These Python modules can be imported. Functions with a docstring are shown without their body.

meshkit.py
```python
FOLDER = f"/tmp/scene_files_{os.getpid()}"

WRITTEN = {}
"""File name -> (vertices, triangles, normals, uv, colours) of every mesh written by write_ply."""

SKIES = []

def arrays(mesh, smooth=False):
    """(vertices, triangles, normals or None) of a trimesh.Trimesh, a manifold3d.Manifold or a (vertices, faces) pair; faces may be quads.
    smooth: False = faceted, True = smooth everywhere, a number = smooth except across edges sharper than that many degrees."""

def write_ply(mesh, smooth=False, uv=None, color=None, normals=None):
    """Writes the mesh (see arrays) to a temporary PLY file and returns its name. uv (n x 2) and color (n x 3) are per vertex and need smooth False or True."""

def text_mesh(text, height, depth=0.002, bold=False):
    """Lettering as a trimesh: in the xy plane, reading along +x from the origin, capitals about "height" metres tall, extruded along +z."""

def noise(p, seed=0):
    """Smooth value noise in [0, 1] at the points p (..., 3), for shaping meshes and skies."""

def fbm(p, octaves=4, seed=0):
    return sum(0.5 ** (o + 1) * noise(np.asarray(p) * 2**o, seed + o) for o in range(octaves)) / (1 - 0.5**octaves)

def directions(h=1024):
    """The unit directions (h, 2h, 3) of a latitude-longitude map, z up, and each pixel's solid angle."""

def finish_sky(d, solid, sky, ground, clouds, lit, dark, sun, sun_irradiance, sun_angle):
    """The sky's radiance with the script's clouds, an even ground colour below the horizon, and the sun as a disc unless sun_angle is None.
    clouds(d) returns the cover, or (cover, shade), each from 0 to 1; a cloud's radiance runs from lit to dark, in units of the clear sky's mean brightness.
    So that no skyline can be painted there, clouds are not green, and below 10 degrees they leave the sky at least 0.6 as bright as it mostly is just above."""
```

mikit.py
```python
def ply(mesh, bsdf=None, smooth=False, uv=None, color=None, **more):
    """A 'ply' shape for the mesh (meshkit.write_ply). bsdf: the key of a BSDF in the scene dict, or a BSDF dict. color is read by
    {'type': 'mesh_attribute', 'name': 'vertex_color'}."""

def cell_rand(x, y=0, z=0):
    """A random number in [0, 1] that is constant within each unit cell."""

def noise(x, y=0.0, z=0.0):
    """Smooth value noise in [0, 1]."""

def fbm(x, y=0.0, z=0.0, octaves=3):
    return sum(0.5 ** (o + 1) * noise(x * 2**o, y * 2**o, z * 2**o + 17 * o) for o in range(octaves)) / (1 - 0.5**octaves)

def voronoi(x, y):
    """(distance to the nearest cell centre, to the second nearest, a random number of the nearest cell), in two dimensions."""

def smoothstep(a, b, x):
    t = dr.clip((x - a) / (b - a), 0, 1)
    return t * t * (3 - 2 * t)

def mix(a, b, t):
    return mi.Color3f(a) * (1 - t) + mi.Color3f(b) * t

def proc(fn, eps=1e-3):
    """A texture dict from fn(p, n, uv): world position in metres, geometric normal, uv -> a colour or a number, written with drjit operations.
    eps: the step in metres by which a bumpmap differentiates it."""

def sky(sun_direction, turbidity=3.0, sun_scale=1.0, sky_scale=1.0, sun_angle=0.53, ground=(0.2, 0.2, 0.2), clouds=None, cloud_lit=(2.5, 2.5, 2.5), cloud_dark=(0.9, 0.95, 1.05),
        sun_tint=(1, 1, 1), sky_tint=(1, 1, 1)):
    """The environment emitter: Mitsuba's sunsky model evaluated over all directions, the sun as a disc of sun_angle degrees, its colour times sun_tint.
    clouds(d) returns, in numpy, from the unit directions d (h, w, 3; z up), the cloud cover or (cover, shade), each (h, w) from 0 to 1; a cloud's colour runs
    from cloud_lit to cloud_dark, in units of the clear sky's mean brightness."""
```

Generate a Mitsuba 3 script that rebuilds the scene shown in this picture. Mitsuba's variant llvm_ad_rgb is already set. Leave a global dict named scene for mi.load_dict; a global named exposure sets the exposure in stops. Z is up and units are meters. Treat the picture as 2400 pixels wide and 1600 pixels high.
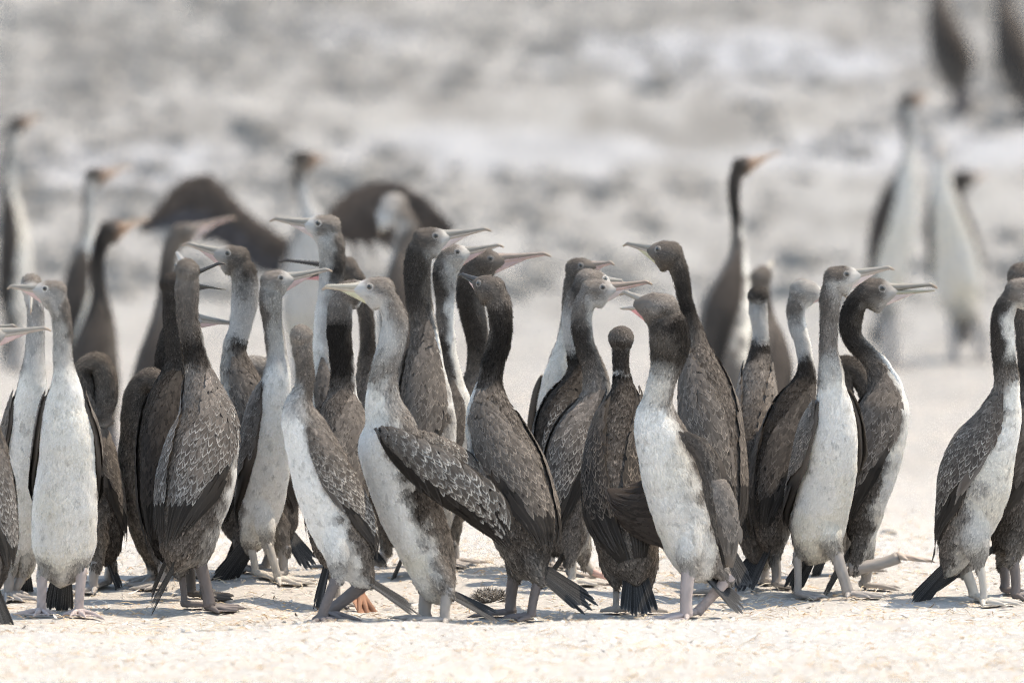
import math, numpy as np, trimesh, manifold3d as m3
from scipy.interpolate import PchipInterpolator
from scipy.spatial import cKDTree
import mitsuba as mi, drjit as dr
import mikit, meshkit
from mikit import proc, fbm, noise, smoothstep, mix, voronoi

scene, labels = {}, {}

# ------------------------------------------------------------------ camera, sky, exposure
CAM = np.array([0.0, 0.0, 1.30])
PITCH = math.radians(2.25)
HALF = 0.04925                                     # tan of half the horizontal field (a long telephoto)
FWD = np.array([0, math.cos(PITCH), -math.sin(PITCH)])
UPV = np.array([0, math.sin(PITCH), math.cos(PITCH)])
T4 = mi.ScalarTransform4f
scene['camera'] = {'type': 'thinlens', 'fov': 2 * math.degrees(math.atan(HALF)), 'fov_axis': 'x',
                   'aperture_radius': 0.047, 'focus_distance': 19.98, 'near_clip': 0.5, 'far_clip': 9000.0,
                   'to_world': T4().look_at(origin=CAM.tolist(), target=(CAM + FWD * 20).tolist(), up=[0, 0, 1])}
scene['sky_light'] = mikit.sky([0.36, 0.10, 0.93], turbidity=4.0, sun_scale=0.85, sky_scale=1.95, sun_tint=(0.985, 1.0, 1.02), sky_tint=(1.17, 1.0, .82), ground=(0.5, 0.46, 0.40))
exposure = 2.2

# ------------------------------------------------------------------ where a pixel of the 2400 x 1600 photograph stands
def ray(px, py):
    a = (px - 1200.0) / 1200.0 * HALF
    b = (800.0 - py) / 1200.0 * HALF
    return FWD + np.array([1.0, 0, 0]) * a + UPV * b

def at(px, py, y):
    r = ray(px, py)
    return CAM + r * (y / r[1])

def px_size(y):
    return 2 * HALF * y / 2400.0 * 1.0

def ss(a, b, x):
    t = np.clip((np.asarray(x, float) - a) / (b - a), 0, 1)
    return t * t * (3 - 2 * t)

_py = [0, 16, 19.5, 20.0, 20.5, 22, 27, 31, 34, 40, 46, 52, 60, 80, 200, 600, 9000]
_pz = [0.0, 0, 0, .012, .036, .042, .042, .055, 0.12, 0.60, 0.85, 1.08, 1.38, 1.95, 4.0, 6.0, 6.0]
_prof = PchipInterpolator(_py, _pz)

def G(x, y):
    """height of the ground"""
    x, y = np.asarray(x, float), np.asarray(y, float)
    z = _prof(y)
    p = np.stack([x, y, 0 * x], -1)
    near = 1 - ss(22, 27, y)
    fl = ss(21.5, 23.0, y) + 1 - ss(18.6, 19.2, y)
    near = near * (.55 + .45 * fl)
    z = z + (meshkit.fbm(p * [3.0, 2.2, 1], 3, 5) - 0.5) * (0.020 * near + 0.06 * (1 - near))
    z = z + (meshkit.fbm(p * 22.0, 3, 9) - 0.5) * 0.012 * near
    z = z + (meshkit.fbm(p * [1.3, 0.9, 1], 3, 3) - 0.5) * 0.10 * ss(34, 40, y)
    # a low lip of ground in front of the flock
    lip = np.exp(-((y - 19.12 - 0.10 * np.sin(x * 2.1 + 0.6)) / 0.16) ** 2)
    z = z + lip * (0.030 + 0.008 * np.sin(x * 3.3 + 1.0) + 0.010 * (meshkit.fbm(p * 6.0, 2, 21) - 0.5))
    return z - 0.004

def rng(seed):
    return np.random.default_rng(seed)

def unit(v):
    v = np.asarray(v, float)
    return v / np.maximum(np.linalg.norm(v, axis=-1, keepdims=True), 1e-12)

# ------------------------------------------------------------------ materials
VC = {'type': 'mesh_attribute', 'name': 'vertex_color'}
scene['plumage_base'] = {'type': 'twosided', 'bsdf': {'type': 'principled', 'base_color': VC, 'roughness': 0.85, 'specular': 0.15}}
scene['plumage_tuft'] = {'type': 'principledthin', 'base_color': VC, 'roughness': 0.8, 'diff_trans': 0.5, 'spec_trans': 0.0, 'eta': 1.2}
scene['feather_web'] = {'type': 'twosided', 'bsdf': {'type': 'principled', 'base_color': VC, 'roughness': 0.75, 'specular': 0.12}}
scene['bare_skin'] = {'type': 'twosided', 'bsdf': {'type': 'principled', 'base_color': VC, 'roughness': 0.55, 'specular': 0.35}}
scene['horn'] = {'type': 'twosided', 'bsdf': {'type': 'principled', 'base_color': VC, 'roughness': 0.42, 'specular': 0.4}}
scene['eye_gloss'] = {'type': 'twosided', 'bsdf': {'type': 'principled', 'base_color': VC, 'roughness': 0.12, 'specular': 0.6}}

WASH = [(0.95, 44.3, 0.85, 2.6, .5), (0.05, 38.7, 0.75, .8, .34), (-0.75, 46.5, 0.45, 1.6, .35), (-1.5, 38.2, 0.6, .9, .35), (1.5, 38.6, .7, .8, .4)]

def ground_color(p, n, uv):
    x, y, z = p.x, p.y, p.z
    f1 = fbm(x * 2.3, y * 1.1, 0.0, 4)
    f2 = fbm(x * 26.0, y * 26.0, 3.0, 3)
    f3 = noise(x * 160.0, y * 160.0, 1.0)
    sand = mix((0.355, 0.340, 0.319), (0.445, 0.428, 0.404), f1) * (1 - 0.27 * smoothstep(21.5, 25.0, y))
    sand = mix(sand, (0.54, 0.455, 0.37), smoothstep(0.55, 0.75, f2) * 0.5)
    sand = mix(sand, (0.62, 0.605, 0.58), smoothstep(0.58, 0.8, f3) * 0.6)
    sand = mix(sand, (0.30, 0.26, 0.22), smoothstep(0.78, 0.95, noise(x * 90.0, y * 90.0, 7.0)) * 0.45)
    # greyer, patchy strip under the flock
    grey = smoothstep(0.42, 0.62, fbm(x * 3.1, y * 5.0, 9.0, 3)) * smoothstep(19.6, 20.2, y) * (1 - smoothstep(22.0, 24.0, y))
    sand = mix(sand, (0.43, 0.41, 0.385), grey * 0.7)
    # the rubbly slope behind
    g1 = fbm(x * 0.9, y * 0.42, 2.0, 4)
    g2 = fbm(x * 6.5, y * 2.0, 5.0, 4)
    g3 = fbm(x * 13.0, y * 3.5, 8.0, 2)
    slope = mix((0.268, 0.265, 0.257), (0.315, 0.311, 0.301), g1)
    slope = mix(slope, (0.135, 0.131, 0.124), smoothstep(0.45, 0.70, g2) * (0.26 + 0.36 * smoothstep(35.0, 41.0, y)))
    slope = mix(slope, (0.37, 0.366, 0.356), smoothstep(0.50, 0.30, g2) * 0.2)
    slope = mix(slope, (0.15, 0.145, 0.136), smoothstep(0.52, 0.78, g3) * 0.5)
    for cx, cy, rx, ry, k in WASH:                       # guano-whitened flats
        q = dr.sqrt(dr.square((x - cx) / rx) + dr.square((y - cy) / ry)) + (g2 - 0.5) * 1.1
        slope = mix(slope, (0.40, 0.418, 0.458), (1 - smoothstep(0.55, 1.15, q)) * k)
    t = smoothstep(25.0, 36.0, y + (g1 - 0.5) * 4.0)
    return mix(sand, slope, t)

scene['ground_mat'] = {'type': 'twosided', 'bsdf': {'type': 'bumpmap', 'scale': 0.004,
    'arbitrary': proc(lambda p, n, uv: fbm(p.x * 70.0, p.y * 70.0, 1.0, 3), eps=2e-3),
    'bsdf': {'type': 'diffuse', 'reflectance': proc(ground_color)}}}
scene['grit_mat'] = {'type': 'twosided', 'bsdf': {'type': 'diffuse', 'reflectance': VC}}
scene['rock_mat'] = {'type': 'twosided', 'bsdf': {'type': 'diffuse', 'reflectance': proc(
    lambda p, n, uv: mix((0.155, 0.15, 0.141), (0.29, 0.281, 0.266), fbm(p.x * 9.0, p.y * 9.0, p.z * 9.0, 3)))}}

# ------------------------------------------------------------------ small mesh tools
def put(key, v, f, bsdf, color=None, smooth=True, normals=None):
    path = meshkit.write_ply((np.asarray(v, float), np.asarray(f, int)), smooth, None, None if color is None else np.clip(color, 0.004, 0.9), normals)
    scene[key] = {'type': 'ply', 'filename': path, 'face_normals': meshkit.WRITTEN[path][2] is None, 'bsdf': {'type': 'ref', 'id': bsdf}}

USED = {}
def numbered(name):
    n = USED.get(name, 0)
    USED[name] = n + 1
    return name if n == 0 else f'{name}_{n:03d}'

def tube(pts, ra, rb=None, side=None, seg=10):
    """a closed tube along pts; ra along 'side' axis, rb across it"""
    pts = np.asarray(pts, float); n = len(pts)
    ra = np.broadcast_to(np.asarray(ra, float), n); rb = ra if rb is None else np.broadcast_to(np.asarray(rb, float), n)
    t = unit(np.gradient(pts, axis=0))
    s = np.asarray([1.0, 0.3, 0.1] if side is None else side, float)
    a = unit(s - (t @ s)[:, None] * t); b = np.cross(t, a)
    th = np.arange(seg) / seg * 2 * np.pi
    ring = pts[:, None] + a[:, None] * (np.cos(th)[None, :, None] * ra[:, None, None]) + b[:, None] * (np.sin(th)[None, :, None] * rb[:, None, None])
    v = np.vstack([ring.reshape(-1, 3), pts[:1], pts[-1:]])
    return v, tube_faces(n, seg)

_TF = {}
def tube_faces(n, seg):
    if (n, seg) not in _TF:
        i, j = np.meshgrid(np.arange(n - 1), np.arange(seg), indexing='ij')
        i, j = i.ravel(), j.ravel(); k = (j + 1) % seg
        q = np.vstack([np.stack([i * seg + j, i * seg + k, (i + 1) * seg + k], 1), np.stack([i * seg + j, (i + 1) * seg + k, (i + 1) * seg + j], 1)])
        j = np.arange(seg); k = (j + 1) % seg
        c0 = np.stack([k, j, 0 * j + n * seg], 1); c1 = np.stack([(n - 1) * seg + j, (n - 1) * seg + k, 0 * j + n * seg + 1], 1)
        _TF[n, seg] = np.vstack([q, c0, c1])
    return _TF[n, seg]

def manifold(v, f):
    m = m3.Manifold(m3.Mesh(vert_properties=np.asarray(v, np.float32), tri_verts=np.asarray(f, np.uint32)))
    if m.is_empty() or m.volume() < 0:
        m = m3.Manifold(m3.Mesh(vert_properties=np.asarray(v, np.float32), tri_verts=np.asarray(f, np.uint32)[:, ::-1].copy()))
    return m

_ICO = trimesh.creation.icosphere(2)
def hull(balls):
    """hull of balls (centre, radius or (radii per axis))"""
    return m3.Manifold.hull_points(np.vstack([np.asarray(_ICO.vertices) * r + np.asarray(c) for c, r in balls]))

def mesh_of(m):
    q = m.to_mesh()
    return np.array(q.vert_properties[:, :3], float), np.array(q.tri_verts, int)

def taubin(v, f, it=8, lam=0.5, nu=0.53):
    n = len(v)
    from scipy.sparse import coo_matrix
    e = np.vstack([f[:, [0, 1]], f[:, [1, 2]], f[:, [2, 0]]])
    a = coo_matrix((np.ones(len(e)), (e[:, 0], e[:, 1])), shape=(n, n)).tocsr()
    a = ((a + a.T) > 0).astype(float)
    d = np.maximum(np.asarray(a.sum(1)).ravel(), 1)[:, None]
    for _ in range(it):
        v = v + lam * (a @ v / d - v)
        v = v - nu * (a @ v / d - v)
    return v
# ------------------------------------------------------------------ plumage colours
PAL = {'K': (.016, .0136, .0118), 'D': (.040, .0342, .0296), 'B': (.104, .0895, .0775), 'T': (.185, .163, .144), 'G': (.30, .283, .264),
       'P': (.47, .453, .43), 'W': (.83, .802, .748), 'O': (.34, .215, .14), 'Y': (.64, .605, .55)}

def stops(text):
    a = [s.split(':') for s in text.split()]
    u = np.array([float(x[0]) for x in a]); c = np.array([PAL[x[1]] for x in a])
    return lambda q: np.stack([np.interp(q, u, c[:, k]) for k in range(3)], -1)

PLUM = {  # dorsal stops, ventral stops (0 head, 1 base of the neck, 2 tail), where the ventral colour begins
    'pale':  ('0:T .25:B .7:G 1:T 1.4:B 2:B', '0:G .3:P .8:P 1:W 1.7:W 2:P', 0.05),
    'darkneck': ('0:T .2:D .8:K 1:B 1.3:B 2:B', '0:G .25:B .6:G 1:W 1.7:W 2:G', 0.30),
    'brown': ('0:B .3:B .8:D 1:B 1.4:B 2:D', '0:T .4:B 1:B 1.3:T 2:B', 0.5),
    'black': ('0:D .3:D 1:D 1.4:D 2:K', '0:B .3:D 1:D 2:D', 0.6),
    'frontwhite': ('0:T .3:B .8:T 1:G 1.3:T 2:B', '0:G .3:G .8:P 1:W 1.8:W 2:P', -0.25),
}

# ------------------------------------------------------------------ feathers
_L = np.array([0.0, 0.0, .34, .34, .66, .66, .87, .87, 1.0]); _X = np.array([-.24, .24, -.5, .5, -.43, .43, -.22, .22, 0.0])
_LI, _XI = 0.05 + _L * .82, _X * .68
FL, FX = np.concatenate([_L, _LI]), np.concatenate([_X, _XI])
FRIM = np.concatenate([np.ones(9), np.zeros(9)])
def _ff():
    order = [0, 2, 4, 6, 8, 7, 5, 3, 1]
    f = []
    for a, b in zip(order[:-1], order[1:]):
        f += [[a, b, b + 9], [a, b + 9, a + 9]]
    for a, b, c in ((0, 2, 1), (1, 2, 3), (2, 4, 3), (3, 4, 5), (4, 6, 5), (5, 6, 7), (6, 8, 7)):
        f.append([a + 9, b + 9, c + 9])
    return np.array(f)
FFACE = _ff()

def feather_mesh(P, roots, length, width, lift0, lift1, cin, crim, r, jit=0.12, skew=0.0, blunt=False):
    """feathers laid on the surface P(a, b, off); roots (n,2); length, width in metres (n)"""
    a, b = roots[:, 0], roots[:, 1]; n = len(a)
    e = 0.01
    p0 = P(a, b, 0 * a); pa = P(a + e, b, 0 * a); pb = P(a, b + e, 0 * a)
    ga = np.maximum(np.linalg.norm(pa - p0, axis=-1) / e, 0.02); gb = np.maximum(np.linalg.norm(pb - p0, axis=-1) / e, 0.01)
    length = length * r.uniform(.9, 1.12, n); width = width * r.uniform(.92, 1.1, n)
    ang = r.normal(0, jit, n) + skew
    fl_, fx_ = (np.where(FL > .5, FL ** .45, FL), np.sign(FX) * np.minimum(abs(FX) * np.where(FL > .8, 1.8, 1.05), .5)) if blunt else (FL, FX)
    l = fl_[None] * length[:, None]; x = fx_[None] * width[:, None]
    l2, x2 = l * np.cos(ang)[:, None] - x * np.sin(ang)[:, None], l * np.sin(ang)[:, None] + x * np.cos(ang)[:, None]
    off = np.reshape(lift0, (-1, 1)) + np.reshape(lift1, (-1, 1)) * FL[None] * r.uniform(.8, 1.25, n)[:, None] + 0.0011 * (1 - (2 * FX[None]) ** 2)
    v = P(a[:, None] + l2 / ga[:, None], b[:, None] + x2 / gb[:, None], off)
    f = (FFACE[None] + (np.arange(n) * 18)[:, None, None])
    tone = np.exp(r.normal(0, .22, n))[:, None, None]
    tipward = FL[None, :, None]
    c = np.reshape(cin, (-1, 1, 3)) * tone * (1.12 - 0.25 * tipward)
    rim = FRIM[None, :, None] * (.6 if blunt else (0.15 + 0.85 * ss(0.35, 0.85, FL)[None, :, None]))
    c = c * (1 - rim) + np.reshape(crim, (-1, 1, 3)) * rim * np.exp(r.normal(0, .12, n))[:, None, None]
    return v, f, c

def add_wing(bird, P, r, spec, parts=True):
    """a wing on the patch P(a,b,off): a runs from the shoulder to the tip, b from the rear edge to the leading edge"""
    key = numbered(bird + '__wing')
    spec = {k: PAL[q] if isinstance(q, str) else q for k, q in spec.items()}
    na, nb_ = 22, 12
    A, Bq = np.meshgrid(np.linspace(0, 1, na), np.linspace(0, 1, nb_), indexing='ij')
    edge = np.sqrt(np.clip(1 - (2 * Bq - 1) ** 4, 0, 1)) * np.sqrt(np.clip(np.minimum(A * 9, (1 - A) * 5), 0, 1))
    th = spec.get('thick', .006)
    top = P(A, Bq, th * (edge - 1.0) - 0.001); bot = P(A, Bq, -th * (1 + edge) - 0.004)
    v = np.vstack([top.reshape(-1, 3), bot.reshape(-1, 3)])
    i, j = np.meshgrid(np.arange(na - 1), np.arange(nb_ - 1), indexing='ij'); q = (i * nb_ + j).ravel(); N = na * nb_
    t1 = np.vstack([np.stack([q, q + nb_, q + nb_ + 1], 1), np.stack([q, q + nb_ + 1, q + 1], 1)])
    rim = np.concatenate([np.arange(nb_), np.arange(1, na) * nb_ + nb_ - 1, (na - 1) * nb_ + np.arange(nb_ - 2, -1, -1), np.arange(na - 2, 0, -1) * nb_])
    rn = np.roll(rim, -1)
    f = np.vstack([t1, t1[:, ::-1] + N, np.stack([rim, rn, rn + N], 1), np.stack([rim, rn + N, rim + N], 1)])
    base = np.array(spec['c']); rimc = np.array(spec['rim'])
    cf = spec.get('cf')
    col = np.repeat(base[None] * 0.9, len(v), 0)
    if cf is not None:
        k = np.maximum(ss(.02, .34, np.concatenate([A.ravel(), A.ravel()])), ss(.42, .66, np.concatenate([Bq.ravel(), Bq.ravel()])))[:, None]; col = col * k + np.minimum(cf(v) * .95, base * 1.8) * (1 - k)
    kf = (ss(.38, .62, A) * ss(.50, .70, Bq) if 'cb' not in spec else ss(.40, .25, Bq)).ravel()
    kf = np.concatenate([kf, kf])[:, None]; col = col * (1 - kf) + np.array(spec['flight']) * kf
    col = col * (0.8 + 0.4 * meshkit.noise(v * 90, 3))[:, None]
    put(key, v, f, 'plumage_base', col)
    if not spec.get('feathers', True):
        return key
    # long flight feathers, each a part
    nf = spec.get('nf', 8)
    w_mid = np.linalg.norm(P(np.array([.55]), np.array([0.02]), np.array([0.])) - P(np.array([.55]), np.array([.98]), np.array([0.])))
    span = np.linalg.norm(np.diff(P(np.linspace(0, 1, 9), np.full(9, .5), np.zeros(9)), axis=0), axis=1).sum()
    for k in range(nf):
        q = (k + .5) / nf
        a0 = spec.get('fa', .56) + .05 * math.sin(q * 3.1); b0 = .97 - .94 * q
        ln = span * (spec.get('fl', 1.0) - a0) * (0.78 + 0.24 * q + 0.02 * r.uniform())
        wd = max(w_mid * 1.25 / nf, .012)
        fv, ffc, fc = feather_mesh(P, np.array([[a0, b0]]), np.array([ln]), np.array([wd]), .0016 + .0006 * (k % 2), .001, np.array(spec['flight']), np.array(spec['flight']) * 1.9 + .022, r, .02, spec.get('fskew', 0.0))
        put(numbered(key + '__flight_feather'), fv.reshape(-1, 3), ffc.reshape(-1, 3), 'feather_web', fc.reshape(-1, 3))
    for k in range(spec.get('fan', 0)):                    # remiges of an opened wing, rooted along its middle
        q = k / (spec['fan'] - 1)
        fv, ffc, fc = feather_mesh(P, np.array([[.16 + .62 * q, spec.get('fanb', .42) - .10 * q]]), np.array([span * (.30 + .08 * q)]), np.array([.015]), .0004 + .0004 * (k % 2), .0006, np.array(spec['flight']), np.array(spec['flight']) * 1.7 + .015, r, .09, spec.get('fskew', 0.0) * (1 - .45 * q))
        put(numbered(key + '__flight_feather'), fv.reshape(-1, 3), ffc.reshape(-1, 3), 'feather_web', fc.reshape(-1, 3))
    # coverts in overlapping rows
    V, F, C = [], [], []
    rows = int(spec.get('rows', 13) * 1.55); a_end = spec.get('cend', .66)
    n0 = single = 0
    for k in range(rows - 1, -1, -1):
        q = k / (rows - 1)
        a0 = -0.01 + a_end * q ** 0.92
        pw = np.linalg.norm(P(np.array([a0 + .02]), np.array([0.]), np.array([0.])) - P(np.array([a0 + .02]), np.array([1.]), np.array([0.])))
        pw = max(pw, .03) * 1.12
        wd = (.0056 + .0072 * q) * spec.get('fs', 1.0); ln = (.0135 + .0265 * q) * spec.get('fs', 1.0) * spec.get('ls', 1.0)
        m = max(3, int(pw / (wd * (.50 + .16 * ss(.2, .6, q)))))
        b0 = (np.arange(m) + .5 + .5 * (k % 2)) / (m + .5)
        b0 = spec.get('cb', 0.0) + (1 - spec.get('cb', 0.0)) * b0
        if 'cb' not in spec: b0 = b0 * (1 - .42 * ss(.40, 1.0, q))
        roots = np.stack([a0 + r.normal(0, .008, m) - .05 * (b0 - .5), b0 + r.normal(0, .010, m)], 1)
        tone = 0.85 + 0.25 * (1 - q) if spec.get('grade', True) else 1.0
        bc = base[None].repeat(m, 0) * tone
        if 'c2' in spec: bc = bc * (1 - b0[:, None]) + np.array(spec['c2'])[None] * b0[:, None]
        kq = np.maximum(ss(.05, .50, q), ss(.42, .66, b0))[:, None]
        if cf is not None: bc = np.minimum(cf(P(roots[:, 0], roots[:, 1], 0 * roots[:, 0])) * 1.05, base * 1.8) * (1 - kq) + bc * kq
        fv, ffc, fc = feather_mesh(P, roots, np.full(m, ln), np.full(m, wd), (.0005 + .0006 * q) + r.uniform(0, .0004, m), .0007 + .0010 * q, bc,
                                   (rimc[None] * np.minimum(kq, ss(.0, .45, q) + .25) + bc * 1.6 * (1 - np.minimum(kq, ss(.0, .45, q) + .25))) * r.uniform(.3, 1.15, (m, 1)), r, .13, spec.get('skew', 0.0))
        if spec.get('single') and q > .28:                  # the scales one can pick apart, each a part of its own
            e_ = np.full(m, .02)
            pc = P(roots[:, 0], roots[:, 1], 0 * e_); pn = P(roots[:, 0], roots[:, 1], e_) - pc
            see = np.einsum('ij,ij->i', pn, CAM - pc) > 0
        else: see = np.zeros(m, bool)
        for t_ in np.nonzero(see)[0]:
            if single >= 60: see[t_] = False; continue
            single += 1
            put(numbered(key + '__covert_feather'), fv[t_], FFACE, 'feather_web', fc[t_])
        fv, fc = fv[~see], fc[~see]; ffc = FFACE[None] + (np.arange(len(fv)) * 18)[:, None, None]
        if len(fv): V.append(fv.reshape(-1, 3)); F.append(ffc.reshape(-1, 3) + n0); C.append(fc.reshape(-1, 3)); n0 += len(V[-1])
    put(key + '__small_covert_feathers', np.vstack(V), np.vstack(F), 'feather_web', np.vstack(C))
    labels[key + '__small_covert_feathers'] = {'kind': 'stuff'}
    return key

# ------------------------------------------------------------------ a foot, made once
def _foot():
    toes = [(24, .074), (-2, .066), (-28, .050), (-80, .030)]
    tips = [np.array([math.cos(math.radians(a)), math.sin(math.radians(a)), 0]) * l for a, l in toes]
    m = hull([((0, 0, .010), .0075), ((.006, 0, .006), .006)])
    for t in tips:
        m = m + hull([((0, 0, .008), .0068), (t * .5 + [0, 0, .0062], .0052), ]) + hull([(t * .5 + [0, 0, .0062], .0052), (t + [0, 0, .0032], .0030)])
        m = m + hull([(t + [0, 0, .0036], .0026), (t * 1.13 + [0, 0, .001], .0009)])
    for a, b in zip(tips[:-1], tips[1:]):
        mid = (a + b) * .5 * .86
        w1 = m3.Manifold.hull_points(np.array([p + [0, 0, z] for p in (np.zeros(3), a * .95, mid) for z in (.0022, .0042)]))
        w2 = m3.Manifold.hull_points(np.array([p + [0, 0, z] for p in (np.zeros(3), b * .95, mid) for z in (.0022, .0042)]))
        m = m + w1 + w2
    v, f = mesh_of(m.refine_to_length(.008))
    return v, f
FOOT = _foot()

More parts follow.
